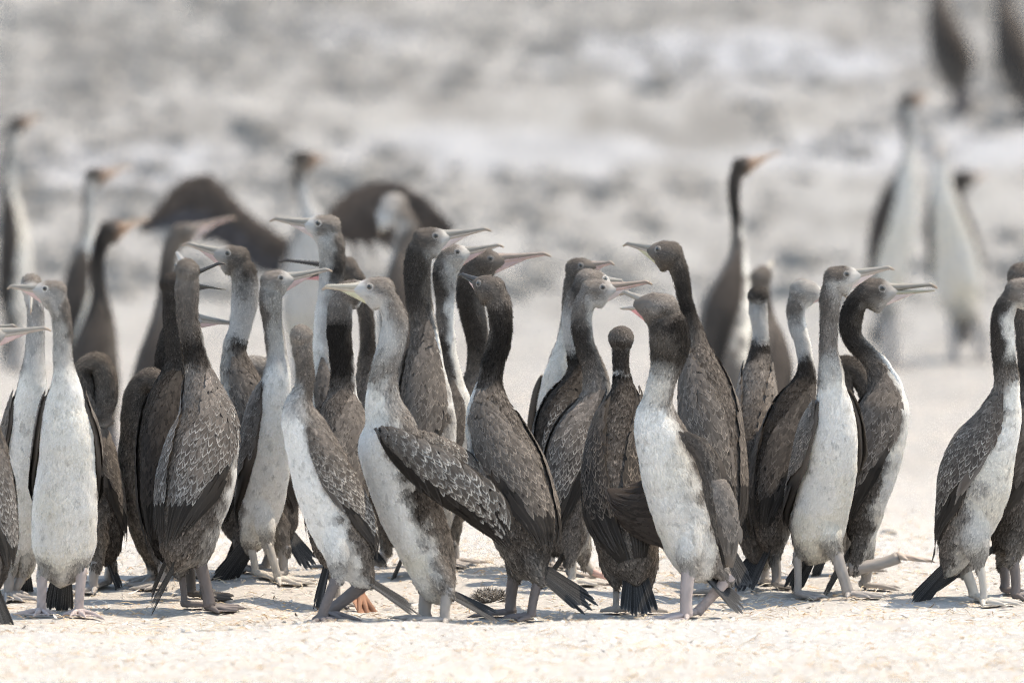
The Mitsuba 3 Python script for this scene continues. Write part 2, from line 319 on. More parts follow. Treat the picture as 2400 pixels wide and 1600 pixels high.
SUNS = None
def bird(d, h, sp, nb, beak=None, legs=(), tail=None, plum='brown', label='', group=None, wing=None, wings=(1, -1), extra=None, hide=(), lean=22, bd=0, hr=None,
         blen=152, bopen=0.0, beakc='horn', pouch='pink', detail=1.0, thigh=None, legc='grey', wide=1.0, troll=None, seed=None, mott=.28, neckfuzz=1.0, facec='P', eyes=True, headoff=(0, 0), headc=None, lo=0.045, footang=None, vt=None):
    name = numbered('cormorant')
    r = rng(1000 + len(labels) * 7 if seed is None else seed)
    labels[name] = {'label': label, 'category': 'bird'}
    if group: labels[name]['group'] = group
    s = px_size(d); hrad = math.radians(h)
    F = np.array([math.cos(hrad), math.sin(hrad), 0.0])
    sp = np.array(sp, float); sp[:, 2] = np.maximum(sp[:, 2] - 3.5, sp[:, 2] * .85)
    g_ = np.gradient(sp[:, :2], axis=0); tz_ = abs(g_[:, 1]) / np.maximum(np.linalg.norm(g_, axis=1), 1e-6)   # widths were read along the rows
    sp[1:, 2] *= np.where(tz_ > .75, tz_, 1.0)[1:]
    z_nb = at(sp[nb, 0], sp[nb, 1], d)[2]
    P3 = []
    for i, (x, y, w) in enumerate(sp):
        drop = max(0.0, z_nb - at(x, y, d)[2]) if i > nb else 0.0
        P3.append(at(x, y, d - F[1] * math.tan(math.radians(lean)) * (drop - 0.12)))
    P3 = np.array(P3)
    # smooth spine
    cl = np.concatenate([[0], np.cumsum(np.linalg.norm(np.diff(P3, axis=0), axis=1))])
    un = np.concatenate([np.linspace(0, 1, nb + 1), 1 + (cl[nb + 1:] - cl[nb]) / (cl[-1] - cl[nb])])
    un[:nb + 1] = cl[:nb + 1] / cl[nb]
    fine = np.linspace(0, cl[-1], 64)
    from scipy.interpolate import CubicSpline
    C = CubicSpline(cl, P3)(fine) if len(cl) > 3 else np.stack([PchipInterpolator(cl, P3[:, k])(fine) for k in range(3)], 1)
    W = PchipInterpolator(cl, sp[:, 2])(fine) * s
    U = np.interp(fine, cl, un)
    # rounded ends
    e = np.minimum(1, np.sqrt(np.clip((fine + .002) / (W[0] * .9), 0, 1))); W = W * e
    e = np.sqrt(np.clip((cl[-1] - fine + .002) / (W[-1] * .9 + .004), 0, 1)); W = W * np.minimum(1, e)
    Tn = unit(np.gradient(C, axis=0))
    mid = int(np.argmin(abs(U - 1.35)))
    Vn = np.zeros_like(Tn)
    Vn[mid] = unit(F - (F @ Tn[mid]) * Tn[mid])
    for i in list(range(mid + 1, 64)):
        Vn[i] = unit(Vn[i - 1] - (Vn[i - 1] @ Tn[i]) * Tn[i])
    for i in range(mid - 1, -1, -1):
        Vn[i] = unit(Vn[i + 1] - (Vn[i + 1] @ Tn[i]) * Tn[i])
    Ln = np.cross(Tn, Vn)
    ch, sh = abs(math.cos(hrad)), abs(math.sin(hrad))
    RV = W * (ch * 1.0 + sh * .97) / (ch + sh) * (ch + sh) / max(ch + sh, 1e-6)
    bodyness = ss(.9, 1.2, U)
    kv = 1.0 + 0.02 * bodyness; kl = (1 - ch * 0.10 * bodyness - 0.02)
    RV, RL = W * kv, W * kl * wide

    seg = 26
    th = np.arange(seg) / seg * 2 * np.pi
    ring = C[:, None] - Vn[:, None] * (np.cos(th)[None, :, None] * RV[:, None, None]) + Ln[:, None] * (np.sin(th)[None, :, None] * RL[:, None, None])
    tv = np.vstack([ring.reshape(-1, 3), C[:1], C[-1:]])
    body = manifold(tv, tube_faces(64, seg))
    # head
    hr = (sp[0, 2] if hr is None else hr) * s
    hc = C[0] + unit(-Tn[0]) * 0.0
    if beak is not None:
        dtip = 0.0
        lp = math.hypot(beak[0] - sp[0, 0], beak[1] - sp[0, 1]) * s
        lb = blen * s
        if bd: dtip = bd * math.sqrt(max(lb * lb - lp * lp, 0))
        tip = at(beak[0], beak[1], hc[1] + dtip)
        bdir = unit(tip - hc); blen3 = np.linalg.norm(tip - hc)
    else:
        bdir, blen3 = unit(Vn[0]), blen * s; tip = hc + bdir * blen3
    ub = unit(np.array([0, 0, 1.0]) - bdir[2] * bdir) if abs(bdir[2]) < .97 else unit(-Tn[0] - (-Tn[0] @ bdir) * bdir)
    lat = np.cross(bdir, ub)
    fp = lambda a, u, l=0.0: hc + bdir * (a * hr) + ub * (u * hr) + lat * (l * hr)
    body = body + hull([(fp(-.22, -.02), hr * .91), (fp(.42, -.04), hr * .80)]) + hull([(fp(.40, -.02), hr * .82), (fp(1.15, -.05), hr * .40)]) + hull([(fp(-.05, -.3), hr * .80), (fp(.45, -.42), hr * .50), (fp(.14, -.80), hr * .46)])
    # thighs
    leg3, thighs = [], []
    for lg in legs:
        sd, ax, ay, fx = lg[:4]
        tt = int(np.argmin(abs(U - (lg[4] if len(lg) > 4 and lg[4] else 1.62))))
        dep = C[tt, 1] + sd * Ln[tt, 1] * lo
        if thigh == 'free': dep = C[tt, 1]
        an = at(ax, ay, dep)
        root = C[tt] + Ln[tt] * sd * RL[tt] * .42
        tw = (lg[5] if len(lg) > 5 and lg[5] else 14) * s
        body = body + hull([(root, RV[tt] * .50), (root * .35 + an * .65, max(RV[tt] * .40, tw * 1.2))]) + hull([(root * .35 + an * .65, max(RV[tt] * .40, tw * 1.2)), (an, tw * .85)])
        thighs.append((root, an, max(RV[tt] * .5, .02)))
        leg3.append((sd, an, fx, dep, tw, lg))
    v, f = mesh_of(body.refine_to_length(.013))
    m_ = trimesh.Trimesh(v, f, process=True); v, f = np.array(m_.vertices), np.array(m_.faces)
    v = taubin(v, f, 10)
    bump = trimesh.Trimesh(v, f, process=False)
    v = v + np.asarray(bump.vertex_normals) * ((meshkit.fbm(v * 42 + r.integers(0, 99), 3, 11) - .5) * .0042)[:, None]
    # colours
    tree = cKDTree(C)
    ds, vs, vth = PLUM[plum] if isinstance(plum, str) else plum
    if vt is not None: vth = vt
    ds, vs = stops(ds), stops(vs)
    so = r.integers(0, 10000)
    face_c = np.array(PAL[facec])
    tw_ = ss(.15, 1.0, U)[:, None]
    Vcol = Vn * tw_ + bdir * (1 - tw_); Vcol = unit(Vcol - np.einsum('ij,ij->i', Vcol, Tn)[:, None] * Tn)
    def colour(p, back=False):
        _, i = tree.query(p)
        q = p - C[i]
        u = U[i]
        vv = np.einsum('ij,ij->i', q, Vcol[i]) / np.maximum(RV[i], 1e-4)
        hq = p - hc; dist = np.linalg.norm(hq, axis=1) / hr; hk = ss(1.35, .95, dist)
        vv = vv * (1 - hk) + hk * (-(hq @ ub) / hr * .9 - .25)
        nz = meshkit.fbm(p * 34 + so, 3) - .5
        u2 = u + nz * .22
        k = ss(vth - .42, vth + .42, vv + nz * 1.5)[:, None] * (0.0 if back else 1.0)
        c = ds(u2) * (1 - k) + vs(u2) * k
        c = c * (1 - .30 * k * ss(.55, .78, meshkit.fbm(p * [120, 120, 70] + so, 3, 6))[:, None])
        c = c * np.exp((meshkit.fbm(p * 95 + so, 3, 4) - .5) * 2.2 * mott * (1 - .86 * ss(.2, .5, c.mean(1))))[:, None]
        # head: greyer face near the bill
        a = hq @ bdir / hr
        if headc is not None:
            k = ss(1.25, .85, dist)[:, None]; c = c * (1 - k) + np.array(PAL[headc]) * k
        bounce_tint = (k * (.35 + .65 * ss(1.2, 2.0, u2)[:, None]) * ss(.35, .65, meshkit.fbm(p * 9 + so, 3, 2))[:, None])  # warm bounce light off the sand, painted unevenly into the lower belly
        c = c * (1 - bounce_tint * np.array([.03, .07, .17]))
        for r0, a0, rad in thighs:
            ax_ = a0 - r0; tt_ = np.clip(((p - r0) @ ax_) / (ax_ @ ax_), 0, 1.1)
            dd_ = np.linalg.norm(p - r0 - tt_[:, None] * ax_, axis=1)
            k = (ss(.30, .85, tt_ + nz * .6) * ss(1.15, .6, dd_ / rad) * .75)[:, None]
            c = c * (1 - k) + (np.minimum(ds(np.full(1, 1.8)), .24) * .6 + np.array(PAL['G']) * .3) * k
        k = (ss(.25, .95, a - .25 * (hq @ ub) / hr) * ss(1.9, 1.5, dist) * .5)[:, None]
        c = c * (1 - k) + face_c * k
        return c
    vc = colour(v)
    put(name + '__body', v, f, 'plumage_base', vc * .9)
    # plumage tufts
    n_t = int((15000 if detail >= 1 else 6000 * detail) )
    tri = v[f]; cr = np.cross(tri[:, 1] - tri[:, 0], tri[:, 2] - tri[:, 0]); ar = np.linalg.norm(cr, axis=1)
    nrm_f = cr / np.maximum(ar, 1e-12)[:, None]
    vn = np.zeros_like(v)
    for k in range(3): np.add.at(vn, f[:, k], cr)
    vn = unit(vn)
    cen = tri.mean(1)
    _, i = tree.query(cen)
    wgt = ar * np.where(U[i] < .95, 1.9, 1.0)
    pick = r.choice(len(f), n_t, p=wgt / wgt.sum())
    b1, b2 = r.random(n_t), r.random(n_t); sw = b1 + b2 > 1; b1[sw], b2[sw] = 1 - b1[sw], 1 - b2[sw]
    w0 = 1 - b1 - b2
    p = tri[pick, 0] * w0[:, None] + tri[pick, 1] * b1[:, None] + tri[pick, 2] * b2[:, None]
    nn = unit(vn[f[pick, 0]] * w0[:, None] + vn[f[pick, 1]] * b1[:, None] + vn[f[pick, 2]] * b2[:, None])
    _, i = tree.query(p)
    hq = p - hc; hdist = np.linalg.norm(hq, axis=1) / hr; ha = hq @ bdir / hr
    eye_c = [fp(.52, .20, sg * .72) for sg in (1, -1)]
    keep = ~((hdist < 1.8) & (ha > .78))
    for ec in eye_c: keep &= np.linalg.norm(p - ec, axis=1) > hr * .26
    p, nn, i, hdist, ha = p[keep], nn[keep], i[keep], hdist[keep], ha[keep]
    n_t = len(p)
    dirv = Tn[i].copy()
    hk = ss(1.35, .8, hdist)[:, None]
    dirv = unit(dirv * (1 - hk) + (-bdir) * hk)
    dirv = unit(dirv - np.einsum('ij,ij->i', dirv, nn)[:, None] * nn + 1e-6)
    sdv = np.cross(nn, dirv)
    ja = r.normal(0, .22, n_t)[:, None]
    dirv, sdv = dirv * np.cos(ja) + sdv * np.sin(ja), sdv * np.cos(ja) - dirv * np.sin(ja)
    u = U[i]
    bk = ss(.75, 1.15, u)
    ln = (.0065 * (1 - bk) + .0125 * bk) * r.uniform(.7, 1.25, n_t) * np.where(hdist < 1.2, .75, 1)
    wd = (.0022 * (1 - bk) + .0044 * bk) * r.uniform(.8, 1.2, n_t)
    if detail < 1: wd *= 1.5; ln *= 1.3
    lift = (.42 * neckfuzz * (1 - bk) + .20 * bk) * r.uniform(.5, 1.5, n_t)
    lift = lift * (1 - .6 * ss(.25, .55, colour(p).mean(1)))
    out = dirv * np.cos(lift)[:, None] + nn * np.sin(lift)[:, None]
    p = p + nn * .0004
    L1 = ln[:, None]; W1 = wd[:, None]
    V4 = np.stack([p - out * L1 * .1, p + out * L1 * .5 + sdv * W1 * .5 - nn * .0003, p + out * L1 * .5 - sdv * W1 * .5 - nn * .0003, p + out * L1 - nn * (L1 * .10)], 1)
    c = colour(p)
    lum = c.mean(1, keepdims=True)
    tone = np.exp(r.normal(0, mott, n_t)[:, None] * (1 - .80 * ss(.2, .5, lum)))
    cm = c * tone
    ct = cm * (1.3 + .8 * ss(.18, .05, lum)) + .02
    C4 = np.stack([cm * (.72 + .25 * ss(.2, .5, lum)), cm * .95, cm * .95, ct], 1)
    N4 = np.repeat(nn[:, None], 4, 1) + np.stack([-out * .1, sdv * .35, -sdv * .35, out * .25], 1)
    F4 = (np.array([[0, 1, 2], [1, 3, 2]])[None] + (np.arange(n_t) * 4)[:, None, None]).reshape(-1, 3)
    if detail >= 1: put(name + '__plumage', V4.reshape(-1, 3), F4, 'plumage_tuft', C4.reshape(-1, 3), True, unit(N4.reshape(-1, 3)))
    if detail >= 1: labels[name + '__plumage'] = {'kind': 'stuff'}
    # bill
    hcol = {'horn': ((.25, .232, .205), (.36, .30, .245)), 'dark': ((.045, .042, .04), (.075, .07, .06)), 'orange': ((.40, .31, .23), (.46, .30, .21)), 'pinkish': ((.26, .21, .175), (.45, .31, .26)), 'pale': ((.38, .35, .29), (.44, .37, .28)), 'green': ((.215, .20, .175), (.36, .325, .235))}[beakc]
    LB = blen3 / hr
    q = np.linspace(0, 1, 16)
    lo_u = 1 if not bopen else 1
    def mand(up, rv_, rl_, drop, rot, c, part, L):
        cc, s_ = math.cos(rot), math.sin(rot)
        al = .72 + q * (L - .72); uo = up * (1 - .75 * q) + drop * ss(.88, 1.0, q)
        a2 = .72 + (al - .72) * cc - (uo) * s_; u2 = (al - .72) * s_ + uo * cc
        pts = np.array([fp(a, u) for a, u in zip(a2, u2)])
        vv, ff = tube(pts, np.array(rl_) * hr, np.array(rv_) * hr, lat, 10)
        grain = .8 + .5 * meshkit.fbm(vv * [260, 260, 500], 3, so % 50)
        t = np.clip((vv - hc) @ bdir / hr / LB, 0, 1)[:, None]
        colr = np.array(c)[None] * grain[:, None] * (1 - .12 * t)
        tipk = ss(.88, 1, t)
        colr = colr * (1 - tipk) + np.array([.34, .25, .18]) * tipk * (1 if beakc != 'dark' else .15)
        put(name + part, vv, ff, 'horn', colr)
        return pts
    ip = lambda xs, ys: np.interp(q, xs, ys)
    if 'bill' not in hide:
        mand(.20, ip([0, .12, .35, .7, .9, 1], [.40, .32, .21, .135, .135, .05]), ip([0, .15, .5, .9, 1], [.40, .32, .20, .12, .04]), -.27, bopen * .45, hcol[0], '__upper_bill', LB)
        lp_ = mand(-.14, ip([0, .15, .5, .9, 1], [.25, .20, .125, .07, .03]), ip([0, .15, .5, .9, 1], [.36, .29, .17, .09, .03]), .02, -bopen * .55, hcol[1], '__lower_bill', LB * .965)
        pc = {'pink': (.50, .37, .345), 'palepink': (.53, .445, .415), 'red': (.56, .27, .26), 'yellow': (.47, .445, .31), 'dark': (.06, .055, .05), 'orange': (.45, .30, .21)}[pouch]
        pm = hull([(fp(.22, -.82), hr * .22), (fp(.95, -.34), hr * .26), (lp_[9] - ub * hr * .06, hr * .05), (fp(.66, -.74), hr * .18)])
        pv, pf = mesh_of(pm.refine_to_length(.006))
        put(name + '__throat_pouch', pv, pf, 'bare_skin', np.array(pc)[None] * (.75 + .5 * meshkit.fbm(pv * 120, 3, 3))[:, None])
    if eyes:
        for sg, ec in zip((1, -1), eye_c):
            ek = numbered(name + '__eye')
            ax = unit(lat * sg + bdir * .12 + ub * .08)
            ev = _ICO.vertices * (hr * .20)
            cosang = unit(ev) @ ax
            pup = ss(.80, .88, cosang)[:, None]
            put(ek, ev + ec - ax * hr * .03, _ICO.faces, 'eye_gloss', pup * np.array([.008, .008, .008]) + (1 - pup) * np.array([.09, .084, .074]))
            rg = np.arange(15) / 14 * 2 * np.pi
            e1 = unit(bdir - (bdir @ ax) * ax); e2 = np.cross(ax, e1)
            rp = ec + ax * hr * .04 + (np.cos(rg)[:, None] * e1 + np.sin(rg)[:, None] * e2) * hr * .215
            tv, tf = tube(rp, hr * .05, None, ax, 6)
            put(ek + '__eye_ring', tv, tf, 'bare_skin', np.tile(np.minimum(colour(ec[None])[0] * 1.3 + .06, .45), (len(tv), 1)))
    # folded wings
    CS, VS, LS = [CubicSpline(U + np.arange(64) * 1e-9, X, extrapolate=True) for X in (C, Vn, Ln)]
    Wlast = W[np.argmin(abs(U - 1.9))]
    def surf(u, thd, off, side):
        uc = np.clip(u, 0, 1.93)
        rv = np.interp(uc, U, RV); rl = np.interp(uc, U, RL)
        c = CS(uc) + (CS(1.93) - CS(1.83)) * 10 * np.maximum(u - 1.93, 0)[..., None]
        vv, ll = VS(uc), LS(uc)
        co, si = np.cos(thd), np.sin(thd)
        nrm = unit(-vv * (co / np.maximum(rv, .01))[..., None] + ll * (side * si / np.maximum(rl, .01))[..., None])
        return c - vv * (co * rv)[..., None] + ll * (side * si * rl)[..., None] + nrm * off[..., None]
    wsp = {'u0': 1.05, 'u1': 1.92, 'gap': .006, 'c': PAL['B'], 'rim': PAL['P'], 'flight': (.030, .026, .0228), 'lead': (88, 112, 110, 82, 34), 'rear': (70, 38, 16, 8, 3)}
    wsp.update(wing or {})
    for k in ('c', 'rim', 'flight'):
        if isinstance(wsp[k], str): wsp[k] = PAL[wsp[k]]
    if detail < 1 and 'feathers' not in wsp: wsp['feathers'] = False
    for sd in wings:
        w2 = dict(wsp); w2['cf'] = lambda q_: colour(np.reshape(q_, (-1, 3)), True); w2.update(wsp.get('near' if sd > 0 else 'far', {}))
        lead, rear = np.radians(w2['lead']), np.radians(w2['rear'])
        def P(a, b, off, sd=sd, lead=lead, rear=rear, w2=w2):
            a, b, off = np.broadcast_arrays(np.asarray(a, float), np.asarray(b, float), np.asarray(off, float))
            ac = np.clip(a, 0, 1.1); b = np.clip(b, -.04, 1.03); a = np.maximum(a, -.02)
            xs = [0, .15, .4, .7, 1]
            hi = np.interp(ac, xs, lead); lo_ = np.interp(ac, xs, rear)
            u = w2['u0'] + (w2['u1'] - w2['u0']) * a
            return surf(u, lo_ + (hi - lo_) * b, off + w2['gap'] + w2.get('stand', 0) * np.sin(np.clip(a, 0, 1) * np.pi) , sd)
        add_wing(name, P, r, w2)
    # tail
    if tail is not None:
        tx, ty, tw = tail[:3]
        b0 = C[-4]; e0 = at(tx, ty, b0[1] - F[1] * (tail[3] if len(tail) > 3 else .05))
        D = unit(e0 - b0); TL = np.linalg.norm(e0 - b0)
        ang = math.radians(35 * abs(math.cos(hrad)) if troll is None else troll)
        l0 = unit(Ln[-4] - (Ln[-4] @ D) * D); l1 = np.cross(D, l0)
        lt = l0 * math.cos(ang) + l1 * math.sin(ang); up = np.cross(lt, D)
        nt = 11 if detail >= 1 else 5
        tcol = np.array(PAL[tail[4]] if len(tail) > 4 else (.030, .030, .031))
        for k in range(nt):
            o = (k - (nt - 1) / 2) / ((nt - 1) / 2)
            root = b0 + lt * (o * tw * s * .45) - D * .01
            end = b0 + D * TL * (1 - .10 * o * o + r.uniform(-.03, .02)) + lt * (o * tw * s)
            dd = unit(end - root); ll = np.linalg.norm(end - root); wdt = max(tw * s * 2.4 / nt, .009)
            def PT(a, b, off, root=root, dd=dd, lt=lt, up=up): return root + dd * a[..., None] + lt * b[..., None] + up * (off - .25 * (b * b) * 20)[..., None]
            fv, ffc, fc = feather_mesh(PT, np.zeros((1, 2)), np.array([ll]), np.array([wdt]), .0009 * ((nt - 1) / 2 - abs(k - (nt - 1) / 2)), .0, tcol, tcol * 2.2 + .075, r, .0, 0.0, True)
            put(numbered(name + '__tail_feather'), fv.reshape(-1, 3), ffc.reshape(-1, 3), 'feather_web', fc.reshape(-1, 3))
    # legs and feet
    lc = {'grey': (.30, .275, .255), 'dark': (.13, .112, .108), 'black': (.05, .045, .043), 'pink': (.37, .315, .30), 'pale': (.40, .37, .33)}[legc]
    for sd, an, fx, dep, tw, lg in leg3:
        lk = numbered(name + '__leg')
        up_foot = lg[6] if len(lg) > 6 else None            # a raised foot: (x, y, angle)
        fpt = at(fx, 1400, dep); fpt[2] = float(G(fpt[0], fpt[1])) + .004
        if up_foot: fpt = at(fx, up_foot[0], dep)
        k = an + (fpt - an) * .5 + F * (.004)
        top = an + unit(an - fpt) * .012
        pts = CubicSpline([0, .5, 1.0], np.array([top, k, fpt + [0, 0, .006]]))(np.linspace(0, 1, 9))
        rr = np.interp(np.linspace(0, 1, 9), [0, .15, .6, 1], [tw * 1.0, tw * .92, tw * .80, tw * .88])
        lv, lf = tube(pts, rr, rr * 1.0, F, 10)
        put(lk, lv, lf, 'bare_skin', np.array(lc)[None] * (.7 + .6 * meshkit.fbm(lv * [300, 300, 200], 3, 7))[:, None])
        fa = (hrad if footang is None else math.radians(footang)) + sd * .22
        fv, ff = FOOT
        fv = fv * [1, -1 if sd < 0 else 1, 1]; ff2 = ff[:, ::-1] if sd < 0 else ff
        if up_foot:
            pa = math.radians(up_foot[1]); cp, sp_ = math.cos(pa), math.sin(pa)
            fv = np.stack([fv[:, 0] * cp - fv[:, 2] * sp_, fv[:, 1], fv[:, 0] * sp_ + fv[:, 2] * cp], 1)
        R = np.array([[math.cos(fa), -math.sin(fa), 0], [math.sin(fa), math.cos(fa), 0], [0, 0, 1]])
        fw = fv @ R.T + fpt
        if not up_foot:
            fw[:, 2] += G(fw[:, 0], fw[:, 1]) - float(G(fpt[0], fpt[1])) 
        fcol = np.array(lc)[None] * 1.1 * (.75 + .5 * meshkit.fbm(fw * 200, 3, 8))[:, None]
        if up_foot and len(up_foot) > 2: 
            k = ss(.1, .7, meshkit.fbm(fw * 60, 2, 2))[:, None]; fcol = np.array(up_foot[2])[None] * (.7 + .6 * k)
        put(lk + '__foot', fw, ff2, 'bare_skin', fcol)
    if extra: extra(name, r, dict(C=C, s=s, d=d, F=F, surf=surf, wsp=wsp))
    return name

def edge_patch(lead_px, rear_px, nrm_hint):
    """a free wing: leading and rear edge as pixel points with their own distance (x, y, distance), joined by a slightly bowed web"""
    A = np.array([at(*q) for q in lead_px]); Bp = np.array([at(*q) for q in rear_px])
    ua, ub_ = np.linspace(0, 1, len(A)), np.linspace(0, 1, len(Bp))
    from scipy.interpolate import CubicSpline
    fa, fb = CubicSpline(ua, A), CubicSpline(ub_, Bp)
    hint = unit(nrm_hint)
    def P(a, b, off):
        a, b, off = np.broadcast_arrays(np.asarray(a, float), np.asarray(b, float), np.asarray(off, float))
        ac = np.clip(a, -.05, 1.12)
        p, q = fa(ac), fb(ac)
        w = np.linalg.norm(p - q, axis=-1, keepdims=True)
        return q + (p - q) * b[..., None] + hint * (off + .16 * w[..., 0] * (1 - (2 * np.clip(b, -.2, 1.2) - 1) ** 2))[..., None]
    return P
# ------------------------------------------------------------------ the flock
def D(fy):
    q = ray(1200, fy)
    ys = np.linspace(17, 34, 6000)
    return float(ys[np.nonzero(CAM[2] + q[2] * ys / q[1] <= _prof(ys))[0][0]])

FLOCK = 'young cormorants in the sharp front flock'
SCAL = {'rim': (.50, .475, .44), 'c': (.088, .076, .067)}
MILD = {'rim': (.27, .235, .20), 'c': 'B'}
DULL = {'rim': (.15, .13, .115), 'c': (.07, .06, .052)}

# --- left end of the flock
bird(D(1462), 178, [(-34, 788, 36), (-52, 850, 30), (-58, 920, 30), (-52, 985, 46), (-42, 1060, 62), (-34, 1150, 66), (-30, 1250, 66), (-26, 1330, 50), (-16, 1385, 30)], 3, (119, 768), [(1, -45, 1370, -50), (-1, -20, 1370, -12)],
     (22, 1486, 24), 'brown', 'bird cut off by the left edge, its pale bill, wing edge and tail tip showing', FLOCK, SCAL, bd=0, beakc='horn')
bird(D(1405), 20, [(-60, 780, 36), (-66, 850, 28), (-62, 930, 32), (-60, 1000, 50), (-66, 1100, 60), (-72, 1250, 60), (-80, 1340, 34)], 3, (40, 763), [(1, -70, 1360, -72)], (-120, 1420, 22), 'pale',
     'bird beyond the left edge with only the pink tip of its bill in view', FLOCK, SCAL)
bird(D(1408), -75, [(73, 668, 30), (82, 720, 22), (84, 760, 23), (82, 820, 26), (76, 897, 37), (70, 970, 50), (66, 1060, 60), (60, 1160, 60), (52, 1250, 56), (48, 1320, 40), (46, 1360, 26)], 4, (72, 730), [(1, 20, 1350, 18), (-1, 48, 1352, 28)],
     (46, 1440, 34, .10), 'frontwhite', 'buff breasted bird at the far left, its face hidden behind a pink throated bird', FLOCK, {**MILD, 'stand': .012}, bd=-1, pouch='pink', blen=120)
bird(D(1443), -88, [(122, 684, 35), (139, 722, 29), (146, 763, 26), (147, 802, 25), (147, 845, 26), (154, 897, 37), (152, 955, 54), (156, 1011, 67), (156, 1091, 73), (152, 1206, 82), (150, 1263, 82), (147, 1320, 66), (143, 1372, 34)], 5, (17, 671), [(-1, 99, 1352, 96, 1.6), (1, 190, 1345, 184, 1.6)],
     (136, 1430, 32, .08), 'frontwhite', 'white bellied bird facing us at the left, its head turned left with a pink throat', FLOCK, {**MILD, 'stand': .006, 'gap': .007, 'u1': 1.75, 'lead': (88, 104, 100, 78, 30)}, legc='pink', lo=.05, lean=15)
bird(D(1382), 200, [(228, 975, 33), (246, 935, 32), (247, 890, 31), (228, 852, 31), (203, 858, 30), (190, 905, 34), (196, 980, 44), (215, 1080, 56), (236, 1180, 52), (245, 1270, 44), (248, 1320, 28)], 5, (208, 1085), [(1, 262, 1330, 256), (-1, 225, 1330, 222)],
     (286, 1390, 28), 'brown', 'bird preening with its neck bent down, behind the leftmost white belly', FLOCK, MILD, blen=120, vt=.2)
# --- dark adult, its neighbours and the big bird seen from behind
bird(D(1398), 30, [(408, 662, 32), (400, 705, 21), (399, 750, 19), (405, 800, 21), (410, 855, 27), (400, 920, 48), (392, 990, 62), (390, 1080, 68), (392, 1170, 66), (396, 1260, 50), (400, 1320, 28)], 4, (535, 642), [(1, 470, 1310, 478), (-1, 440, 1320, 446)],
     (352, 1395, 24), 'black', 'black adult with its bill wide open, behind the big bird seen from the back', FLOCK, {'rim': (.05, .042, .036), 'c': (.035, .029, .025), 'flight': 'K'}, bopen=.62, beakc='dark', pouch='dark', legc='black', facec='D')
bird(D(1372), -150, [(395, 960, 30), (378, 915, 31), (352, 890, 32), (327, 905, 31), (316, 950, 33), (318, 1005, 38), (320, 1080, 46), (332, 1170, 48), (352, 1260, 42), (368, 1320, 26)], 5, (440, 1080), [(1, 360, 1335, 362), (-1, 385, 1330, 388)],
     (400, 1400, 24), 'brown', 'brown bird with its head tucked behind the black adult', FLOCK, MILD, blen=110, eyes=False)
bird(D(1352), 20, [(432, 745, 32), (402, 775, 27), (388, 815, 24), (384, 860, 24), (388, 920, 36), (396, 1000, 48), (402, 1100, 52), (404, 1200, 50), (400, 1290, 30)], 4, (560, 760), [(1, 410, 1330, 412)],
     (360, 1380, 20), 'darkneck', 'bird almost hidden behind the black adult, a strip of dark downy neck showing', FLOCK, MILD)
bird(D(1421), 52, [(438, 634, 34), (438, 688, 31), (440, 744, 29), (451, 802, 30), (464, 859, 35), (479, 936, 55), (487, 985, 73), (478, 1053, 90), (463, 1130, 97), (446, 1206, 86), (426, 1285, 62), (408, 1335, 40)], 4, (412, 589), [(1, 468, 1318, 492, 1.55, 17), (-1, 424, 1345, 431, 1.62, 10)],
     (352, 1430, 40, .05), ('0:T .35:B .58:B .80:K .93:D 1:T 1.3:B 2:B', '0:G .25:B .6:G 1:W 1.7:W 2:G', .30), 'big bird seen from behind with crisp scaled wings, in front of the black adult', FLOCK, {'single': True, **SCAL, 'lead': (92, 112, 108, 82, 34), 'rear': (62, 30, 12, 6, 2), 'fs': 1.05, 'rim': (.40, .385, .36)}, bd=1, blen=130, legc='dark', troll=55, footang=10, headc='B', wide=1.0, lean=20)
bird(D(1352), 168, [(549, 604, 37), (570, 640, 35), (574, 680, 34), (572, 720, 33), (562, 770, 29), (550, 821, 31), (556, 868, 44), (575, 930, 58), (600, 1010, 66), (628, 1110, 66), (652, 1200, 52), (672, 1262, 30)], 5, (428, 569), [(1, 640, 1290, 622), (-1, 668, 1290, 668)],
     (728, 1322, 26), ('0:B .22:D .4:G .8:P .86:D 1:B 1.4:B 2:B', '0:B .3:G .6:P .85:P 1:G 1.3:P 2:P', .25), 'dark headed bird looking left with a pale grey neck, above the tan humped back', FLOCK, MILD, pouch='pink')
bird(D(1345), 20, [(640, 900, 28), (622, 870, 30), (592, 862, 31), (562, 880, 34), (548, 930, 42), (552, 1000, 54), (560, 1090, 56), (562, 1190, 52), (556, 1270, 32)], 4, (655, 985), [(1, 565, 1310, 566)],
     (520, 1350, 22), ('0:T .5:G .9:G 1:G 1.3:T 2:B', '0:G 1:P 2:P', .3), 'tan humped back of a bent over bird, beside the scaled shoulder of the big bird', FLOCK, MILD, eyes=False, blen=100)
bird(D(1372), -52, [(645, 660, 34), (634, 702, 30), (636, 735, 27), (640, 768, 25), (648, 825, 26), (650, 878, 35), (640, 936, 48), (633, 996, 56), (628, 1072, 59), (620, 1149, 58), (608, 1206, 54), (592, 1262, 38), (580, 1292, 24)], 5, (778, 630), [(-1, 588, 1284, 598, 1.6, 11), (1, 630, 1284, 652, 1.6, 12)],
     (510, 1376, 30, .03), 'frontwhite', 'speckled white breasted bird looking right with its bill raised, standing on raised grey ground', FLOCK, {**SCAL, 'rim': 'G', 'stand': .006}, legc='pale', footang=-15)
